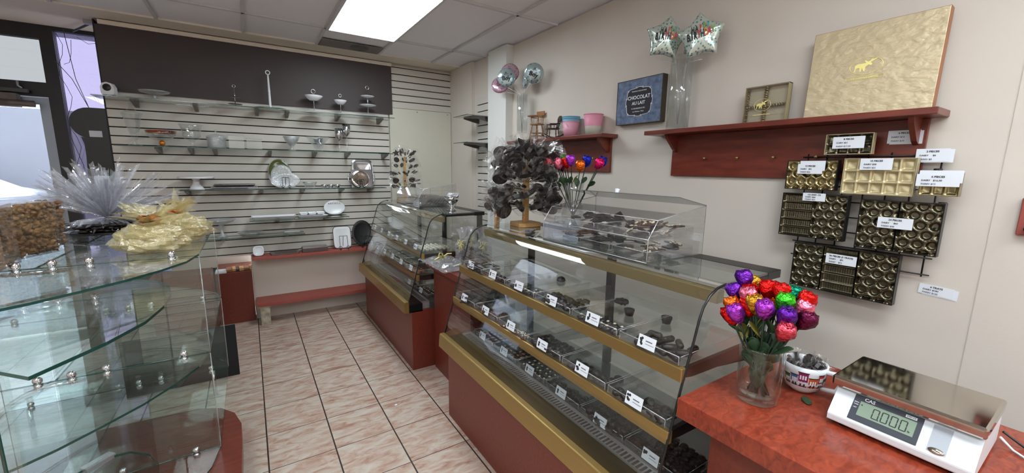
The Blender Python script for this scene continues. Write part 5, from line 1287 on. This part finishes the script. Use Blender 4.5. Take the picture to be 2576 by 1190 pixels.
acrylic_box((bx_, by_, ZC), 'closed clear acrylic bulk box on the far display case', L2, False)
for i, (yy, wn) in enumerate(((.02, 'dark'), (.34, 'brown'))):
    inner_tray(f'tray of {wn} wrapped bars in the far acrylic box', bx_+.03, by_+yy, ZC+.006, .30, .30)
    for k in range(9):
        r = thing('wrapped_chocolate_bar', f'film-wrapped {wn} chocolate bar leaning in the far acrylic box', 'chocolate bar', (bx_+.07+.028*k, by_+yy+.15, ZC+.012), group=f'{wn} bars in the far acrylic box'); r.rotation_euler = (0, .75, 0)
        MB().box(-.004, .004, -.11, .11, 0, .085).build('bar', m_choc2 if i else m_choc, r, bevel=.002)
        MB().box(-.006, .006, -.125, .125, -.001, .092).build('film', m_cello2, r)
r = thing('silver_footed_bowl', 'silver footed bowl of film-wrapped sweets on the far case', 'bowl', (-.80, -1.78, ZC))
MB().lathe([(.0005, .001), (.04, 0), (.038, .008), (.022, .018), (.018, .03), (.024, .045), (.018, .055), (.04, .066), (.062, .09), (.068, .125), (.065, .125), (.058, .09), (.03, .07), (.0005, .066)], 32).build('bowl_body', m_chrome, r)
for k in range(5):
    o = thing('wrapped_sweet', 'clear wrapped sweet heaped in the silver footed bowl', 'sweet', (-.80+.03*math.cos(k*1.3), -1.78+.03*math.sin(k*1.3), ZC+.098), k, group='sweets in the silver footed bowl')
    MB().ball((0, 0, .016), .017, 1, 1, .8, 8, 6).build('sweet', m_wchoc, o); crumple(MB(), .026, .0, .05, 9, k).build('film', m_cello, o)
# ---- gift bags and platter on the bridge
def ribbon_bow(name, mb_parent, c, s=1.0, mat=None, M0=None):
    b = MB()
    for a in (.5, 2.2, 3.6, 5.2):
        b.tube([(0, 0, 0), (.02*s*math.cos(a), 0, .014*s+.018*s*math.sin(a)), (.045*s*math.cos(a), .003, .04*s*math.sin(a)), (.03*s*math.cos(a+.5), 0, .028*s*math.sin(a+.5)), (0, 0, 0)], .0036*s, 5)
    for a in (4.2, 5.0, 4.7): b.tube([(0, 0, 0), (.02*s*math.cos(a), -.002, .03*s*math.sin(a)), (.05*s*math.cos(a+.2), 0, .075*s*math.sin(a))], .003*s, 5)
    o = b.build(name, mat or m_yribbon, mb_parent); o.matrix_local = (M0 or Matrix.Identity(4)) @ T(c); return o
def gift_bag(loc, rz, label, h, w=.1):
    r = thing('clear_gift_bag', label, 'gift bag', loc, rz); q = random.Random(int(h*1000))
    v = []; f = []; n = 14; rows = 7
    for i in range(rows+1):
        t = i/rows; z = h*t; ww = w*.5*(1 if t < .55 else (1-.72*sm(.55, .78, t) if t < .8 else .28+.55*(t-.78)/.22))
        for k in range(n):
            a = 2*PI*k/n; j = 1+q.uniform(-.1, .1)+(.25*math.sin(5*a) if t > .85 else 0); v.append((ww*j*math.cos(a), ww*.75*j*math.sin(a), z))
    for i in range(rows):
        for k in range(n): f.append((i*n+k, i*n+(k+1) % n, (i+1)*n+(k+1) % n, (i+1)*n+k))
    MB().add(v, f, 0, False).build('film_bag', m_cello, r)
    ct = MB()
    for k in range(26):
        x, y, z = q.uniform(-w*.3, w*.3), q.uniform(-w*.22, w*.22), q.uniform(.02, h*.55); a = q.uniform(0, 6.28); b_ = q.uniform(-.8, .8)
        dd = Vector((math.cos(a)*.02, math.sin(a)*.02, b_*.02)); ct.tube([(x-dd.x, y-dd.y, z-dd.z), (x+dd.x, y+dd.y, z+dd.z)], .006, 6)
    ct.build('pretzel_filling', m_choc, r)['kind'] = 'stuff'
    ribbon_bow('ribbon_bow', r, (0, 0, 0), .9, None, frame((-w*.30, -w*.25, h*.6), (.8, -.6, 0), (.6, .8, 0), (0, 0, 1)))
    return r
gift_bag((-.93, -2.25, .9125), .2, 'slim film bag of dark pretzels with yellow bow on the bridge', .27, .11)
gift_bag((-.86, -2.44, .9125), .5, 'wide film bag of dark chocolates with yellow bow on the bridge', .29, .16)
gift_bag((-.80, -2.10, .9125), .9, 'film bag standing at the back of the bridge', .25, .12)
r = thing('wrapped_pretzel_platter', 'film-wrapped platter of drizzled pretzels with yellow bow', 'platter', (-1.045, -2.22, .9125))
MB().lathe([(.0005, 0), (.11, 0), (.13, .008), (.128, .01), (.0005, .004)], 28, sy=1.9, sx=.85).build('platter', m_acryl, r)
ct = MB(); q = random.Random(5)
for k in range(60):
    a = q.uniform(0, 6.28); rr = .1*math.sqrt(q.random()); x, y = rr*math.cos(a)*.85, rr*math.sin(a)*1.9; an = q.uniform(0, 3.14); z = .012+q.uniform(0, .018)
    ct.tube([(x-.025*math.cos(an), y-.025*math.sin(an), z), (x, y, z+.004), (x+.025*math.cos(an), y+.025*math.sin(an), z)], .0045, 6, 0 if k % 5 else 1)
ct.build('drizzled_pretzels', [m_choc2, m_wchoc], r)['kind'] = 'stuff'
cv = MB(); q = random.Random(9); cv.hfield(.27, .50, lambda x, y: .045*math.exp(-((x-.135)/.1)**4-((y-.25)/.2)**4)+.012*noise.noise(Vector((x*30, y*30, 1))), .018, M=T((-.135, -.25, .006)))
cv.build('clear_wrap', m_cello, r)
ribbon_bow('ribbon_bow', r, (0, 0, 0), 1.5, None, frame((-.02, .02, .055), (1, 0, 0), (0, 0, 1), (0, -1, 0)) @ Rx(-.9))

# ================================================================== GLASS SHELF TOWER AT THE LEFT
def tower():
    cx, cy = -3.0, -2.087
    r = thing('glass_shelf_tower', 'tall oval glass shelf tower with chrome clips on a cherry base', 'shelf tower', (cx, cy, 0))
    hw = .53
    def oval(sc_=0):
        P = [(hw, -.495), (hw-.03, -.66), (hw-.10, -.80), (hw-.18, -.92), (hw-.27, -1.02), (hw-.36, -1.11), (hw-.42, -1.155), (0.06, -1.185), (-.06, -1.185)]
        Q = [(hw, .497), (hw-.03, .62), (hw-.10, .73), (hw-.2, .85), (hw-.32, .95), (hw-.42, 1.01), (.06, 1.04), (-.06, 1.04)]
        right = P[::-1] + Q; left = [(-x, y) for x, y in Q[::-1][1:]] + [(-x, y) for x, y in P[1:-2]][::1]
        out = [p for p in right if p[0] >= 0] + [(-p[0], p[1]) for p in [p for p in right if p[0] > 0.01][::-1]]
        return [(x*(1+sc_), y*(1+sc_*.5)) for x, y in out]
    for nm, z in (('top_shelf', 1.2), ('middle_shelf', .71)):
        s = MB(); s.prism(oval(), z, z+.009, 0, 1); fixn(s.build(nm, [m_glass, m_gedge], r))
    s = MB(); s.prism(oval(), .192, .20, 0, 1); fixn(s.build('lowest_shelf', [m_glass, m_gedge], r))
    bp_ = [(-2.60, -2.10), (-2.49, -2.16), (-2.42, -2.26), (-2.385, -2.40), (-2.38, -2.6), (-2.38, -3.3), (-2.5, -3.7), (-3.0, -3.8), (-3.5, -3.7), (-3.62, -3.3), (-3.62, -2.4), (-3.5, -2.16), (-3.4, -2.10), (-3.0, -2.07)]
    fixn(MB().prism([(x-cx, y-cy) for x, y in bp_], .11, .188).build('base_board', m_cherry, r, bevel=.01))
    MB().box(-.45, .45, -1.4, -.15, 0, .11).build('plinth', m_matblack, r)
    for x in (-.44, .44): MB().tube([(x, .498, 0), (x, .498, .19)], .012, 10).build('chrome_leg', m_chrome, r)
    def pane(x0, x1, y0, y1, z0, z1):
        p = MB(); p.box(x0, x1, y0, y1, z0, z1); p.build('upright_pane', m_glass, r)
    for z0, z1 in ((.201, .709), (.72, 1.199)):
        for y in (-.498, .498):
            pane(-hw, -.006, y-.003, y+.003, z0, z1); pane(.006, hw, y-.003, y+.003, z0, z1)
            for sx_ in (-1, 1):
                for zz in (z1,): MB().tube([(sx_*hw, y, z0), (sx_*hw, y, z1)], .0022, 5).build('polished_edge', m_acedge, r)
        pane(-.004, .004, -.49, .49, z0, z1)
    for z in (.2, .715, 1.205):
        for y in (-.498, .498):
            MB().tube([(-hw, y, z-.003), (hw, y, z-.003)], .003, 5).build('pane_edge', m_gedge, r)
            for x in (-.43, -.05, .05, .43, .16):
                c = MB(); c.ball((x, y, z+.013), .016, 1, .8, 1, 12, 8); c.ball((x, y, z-.016), .016, 1, .8, 1, 12, 8); c.build('chrome_clip', m_chrome, r)
        MB().tube([(0, -.49, z-.003), (0, .49, z-.003)], .0032, 5).build('pane_edge', m_gedge, r)
        MB().tube([(-.09, -.498, z-.02), (.09, -.498, z-.02)], .009, 8).build('chrome_bar', m_chrome, r)
    return r
tower()
def nearer_shelves():
    r = thing('corner_glass_shelf', 'nearer set of thick green-edged glass shelves turned diagonally', 'glass shelf', (-2.95, -3.2, 0))
    ox, oy = -2.95, -3.2
    S = [(-2.805, -2.615), (-2.70, -2.62), (-2.61, -2.70), (-2.555, -2.82), (-2.535, -2.97), (-2.535, -3.12), (-2.56, -3.28), (-2.62, -3.43), (-2.72, -3.60), (-3.17, -3.13), (-3.25, -3.06)]
    P = [(x-ox, y-oy) for x, y in S]
    s = MB(); s.prism(P, 1.115, 1.125, 0, 1); fixn(s.build('upper_shelf', [m_glass, m_gedge], r))
    P2 = [(x*.8-.01, y*.8-.05) for x, y in P]
    s = MB(); s.prism(P2, .405, .415, 0, 1); fixn(s.build('lower_shelf', [m_glass, m_gedge], r))
    d = frame((-2.775-ox, -3.625-oy, 0), (-.707, -.707, 0), (.707, -.707, 0), (0, 0, 1))
    p = MB(); p.box(0, .6, -.004, .004, 0, 1.1, M=d); p.build('upright_pane', m_glass, r)
    MB().box(-.003, .0, -.005, .005, 0, 1.1, M=d).build('thick_edge', m_gedge, r)
    d2 = frame((-2.79-ox, -3.50-oy, 0), (-.707, .707, 0), (.707, .707, 0), (0, 0, 1))
    p = MB(); p.box(.0, .40, -.004, .004, 0, .40, M=d2); p.box(.0, .40, -.004, .004, .42, 1.112, M=d2); p.build('rear_pane', m_glass, r)
    for z, x, y in ((1.125, -2.90, -2.71), (.415, -2.855, -2.80)):
        c = MB(); c.box(-.05, .05, -.02, .02, -.012, .006, M=T((x-ox, y-oy, z)) @ Rz(PI/4)); c.box(-.05, .05, -.02, .02, -.03, -.012, M=T((x-ox, y-oy, z)) @ Rz(PI/4+.3)); c.build('plastic_joint', m_acedge, r)
    return r
nearer_shelves()
# popcorn boxes
ZD = 1.2095
def popcorn_box(loc, rz, label):
    r = thing('popcorn_box', label, 'popcorn box', loc, rz); w, d, h = .20, .13, .25
    b = MB(); t = .0015
    b.box(-t, 0, 0, w, 0, h); b.box(-d, -d+t, 0, w, 0, h); b.box(-d+t, -t, 0, t, 0, h); b.box(-d+t, -t, w-t, w, 0, h); b.box(-d+t, -t, t, w-t, 0, t); b.build('clear_box', m_acryl, r)
    MB().box(-d-.002, .002, -.002, w+.002, h-.012, h).build('lid', m_acryl, r)
    return r, (w, d, h)
def popcorn_fill(loc, rz, dims, seed, label):
    w, d, h = dims; q = random.Random(seed); m = MB()
    for k in range(330):
        sd = q.random()
        if sd < .62: x, y = -.016-q.random()*.01, q.uniform(.014, w-.014)
        elif sd < .8: x, y = q.uniform(-d+.02, -.014), w-.016
        else: x, y = q.uniform(-d+.02, -.016), q.uniform(.015, w-.015)
        z = q.uniform(.012, h-.028); m.ball((x, y, z), q.uniform(.010, .0165), 1, 1, .9, 7, 5, rough=1.3, seed=q.uniform(0, 99))
    return single(m, 'caramel_popcorn', m_pop, label, 'popcorn', loc, rz, kind='stuff')
for i, (loc, rz, nm) in enumerate((((-3.055, -2.635, ZD), .12, 'nearest'), ((-3.10, -2.385, ZD), -.42, 'middle'), ((-3.13, -2.16, ZD), -.42, 'rearmost'))):
    bx, dm = popcorn_box(loc, rz, f'{nm} clear box packed with caramel popcorn on the glass tower')
    popcorn_fill(loc, rz, dm, i+3, f'caramel popcorn packed in the {nm} clear box on the glass tower')
# cellophane basket
r = thing('cellophane_gift_basket', 'round gift basket with a big spray of clear cellophane', 'gift basket', (-3.0, -1.50, ZD))
MB().lathe([(.0005, 0), (.2, 0), (.215, .008), (.21, .012), (.0005, .005)], 32).build('round_tray', m_black, r)
ct = MB(); q = random.Random(21)
for k in range(120):
    a = q.uniform(0, 6.28); rr = .19*math.sqrt(q.random()); ct.ball((rr*math.cos(a), rr*math.sin(a), .02+q.uniform(0, .035)), q.uniform(.014, .022), 1.3, 1, .5, 7, 5, rough=.8, seed=k)
ct.build('wrapped_sweets', m_choc, r)['kind'] = 'stuff'
cl = MB()
for k in range(34):      # ruffled skirt lying over the sweets
    a = 2*PI*k/34; rr = q.uniform(.2, .25); da = .12
    cl.add([(.02*math.cos(a), .02*math.sin(a), .085), (.13*math.cos(a-da), .13*math.sin(a-da), .075), (rr*math.cos(a), rr*math.sin(a), q.uniform(.01, .06)), (.13*math.cos(a+da), .13*math.sin(a+da), .062)], [(0, 1, 2), (0, 2, 3)])
cl.build('film_skirt', m_cello, r)
cl = MB()
for k in range(190):      # spray
    a = q.uniform(0, 2*PI); el = q.uniform(.35, 1.35); L = q.uniform(.22, .40); dx = Vector((math.cos(a)*math.cos(el), math.sin(a)*math.cos(el), math.sin(el)))
    sd = dx.cross(Vector((0, 0, 1))).normalized(); sd = (Matrix.Rotation(q.uniform(0, 3), 3, dx) @ sd); w0 = q.uniform(.006, .026)
    p0 = Vector((0, 0, .08)); p1 = p0+dx*L*.5; p2 = p0+dx*L+Vector((0, 0, -.02)); nrm = dx.cross(sd)*w0*.5
    cl.add([p0, p1-sd*w0, p1+nrm, p1+sd*w0, p2-sd*w0*.9, p2+nrm*1.5, p2+sd*w0*.6+dx*.02], [(0, 1, 2), (0, 2, 3), (1, 4, 5, 2), (2, 5, 6, 3)])
cl.build('cellophane_spray', m_cello, r)
MB().box(-.03, .035, -.002, .002, .20, .34).build('greeting_card', m_card, r)
# yellow bags
def tulle_bag(loc, rz, label, s=1.0, seed=1, tail=0):
    r = thing('yellow_tulle_bag', label, 'gift bag', loc, rz); q = random.Random(seed)
    for nm, c_, r_, sd in (('tulle_wrap', (0, 0, .052), .088, seed), ('tulle_fold', (.03, -.02, .05), .08, seed+9), ('tulle_fold', (-.035, .03, .045), .075, seed+17)):
        b = MB(); b.ball((c_[0]*s, c_[1]*s, c_[2]*s), r_*s, 1.15, 1.1, .72, 24, 16, rough=.45, seed=sd)
        b.v = [(x, y, max(.001, z)) for x, y, z in b.v]; b.s = [False]*len(b.f); b.build(nm, m_yellow, r)
    b = MB()
    for k in range(22):
        a = 2*PI*k/22; L = q.uniform(.07, .12)*s; el = q.uniform(.1, .9); p0 = Vector((0, 0, .112*s)); d_ = Vector((math.cos(a)*math.cos(el), math.sin(a)*math.cos(el), math.sin(el)))
        sd_ = Vector((-math.sin(a), math.cos(a), q.uniform(-.4, .4))); w0 = q.uniform(.012, .03)*s
        b.add([p0, p0+d_*L*.6-sd_*w0, p0+d_*L*.55+Vector((0, 0, .012)), p0+d_*L*.6+sd_*w0, p0+d_*L-sd_*w0*1.2-Vector((0, 0, .01)), p0+d_*L+sd_*w0], [(0, 1, 2), (0, 2, 3), (1, 4, 5, 2), (2, 5, 3)])
    b.build('tulle_ruffle', m_yellow, r)
    g_ = MB()
    for k in range(9): a = 2*PI*k/9; g_.ball((.04*s*math.cos(a)*(k % 3+.5)/1.5, .04*s*math.sin(a)*(k % 3+.5)/1.5, .03*s), .026*s, 1, 1, .8, 8, 6)
    g_.build('wrapped_contents', m_wchoc, r)
    k_ = MB(); 
    for a in (0, .6, 2.4, 3.4): k_.ball((.012*s*math.cos(a), .012*s*math.sin(a), (.125+.006*math.sin(a*2))*s), .015*s, 1.6, .8, .7, 8, 6, rough=.5, seed=a)
    k_.build('copper_bow', m_copper, r)
    if tail: tm = MB(); tm.add([(0, 0, .1*s), (.035*s, .01, .16*s), (.01, 0, .235*s), (-.01, .005, .16*s)], [(0, 1, 2), (0, 2, 3)]); tm.build('film_tail', m_yellow, r)
    return r
tulle_bag((-2.66, -2.40, ZD), 0, 'yellow tulle gift bag with copper bow at the tower front edge', 1.25, 2)
tulle_bag((-2.60, -2.10, ZD), .6, 'yellow tulle gift bag with copper bow and pointed tail', 1.25, 5, 1)

single(MB().box(-.009, .009, -.007, .007, 0, .002), 'paper_scrap', m_card, 'tiny white paper scrap lying on the floor tiles', 'scrap', (-1.507, -2.377, .0005), .4)
r = thing('wrapped_chocolate_piece', 'dark film-wrapped piece lying on the near case beside the lollipop tree', 'chocolate', (-.90, -3.08, ZC), .6)
MB().box(-.05, .05, -.014, .014, .001, .014).build('chocolate_bar', m_choc, r, bevel=.003)
fw = MB(); fw.hfield(.16, .06, lambda x, y: .012*math.exp(-((x-.08)/.055)**4)+.008*abs(noise.noise(Vector((x*40, y*60, 3)))), .01, M=T((-.08, -.03, .004))); fw.build('film', m_cello, r)
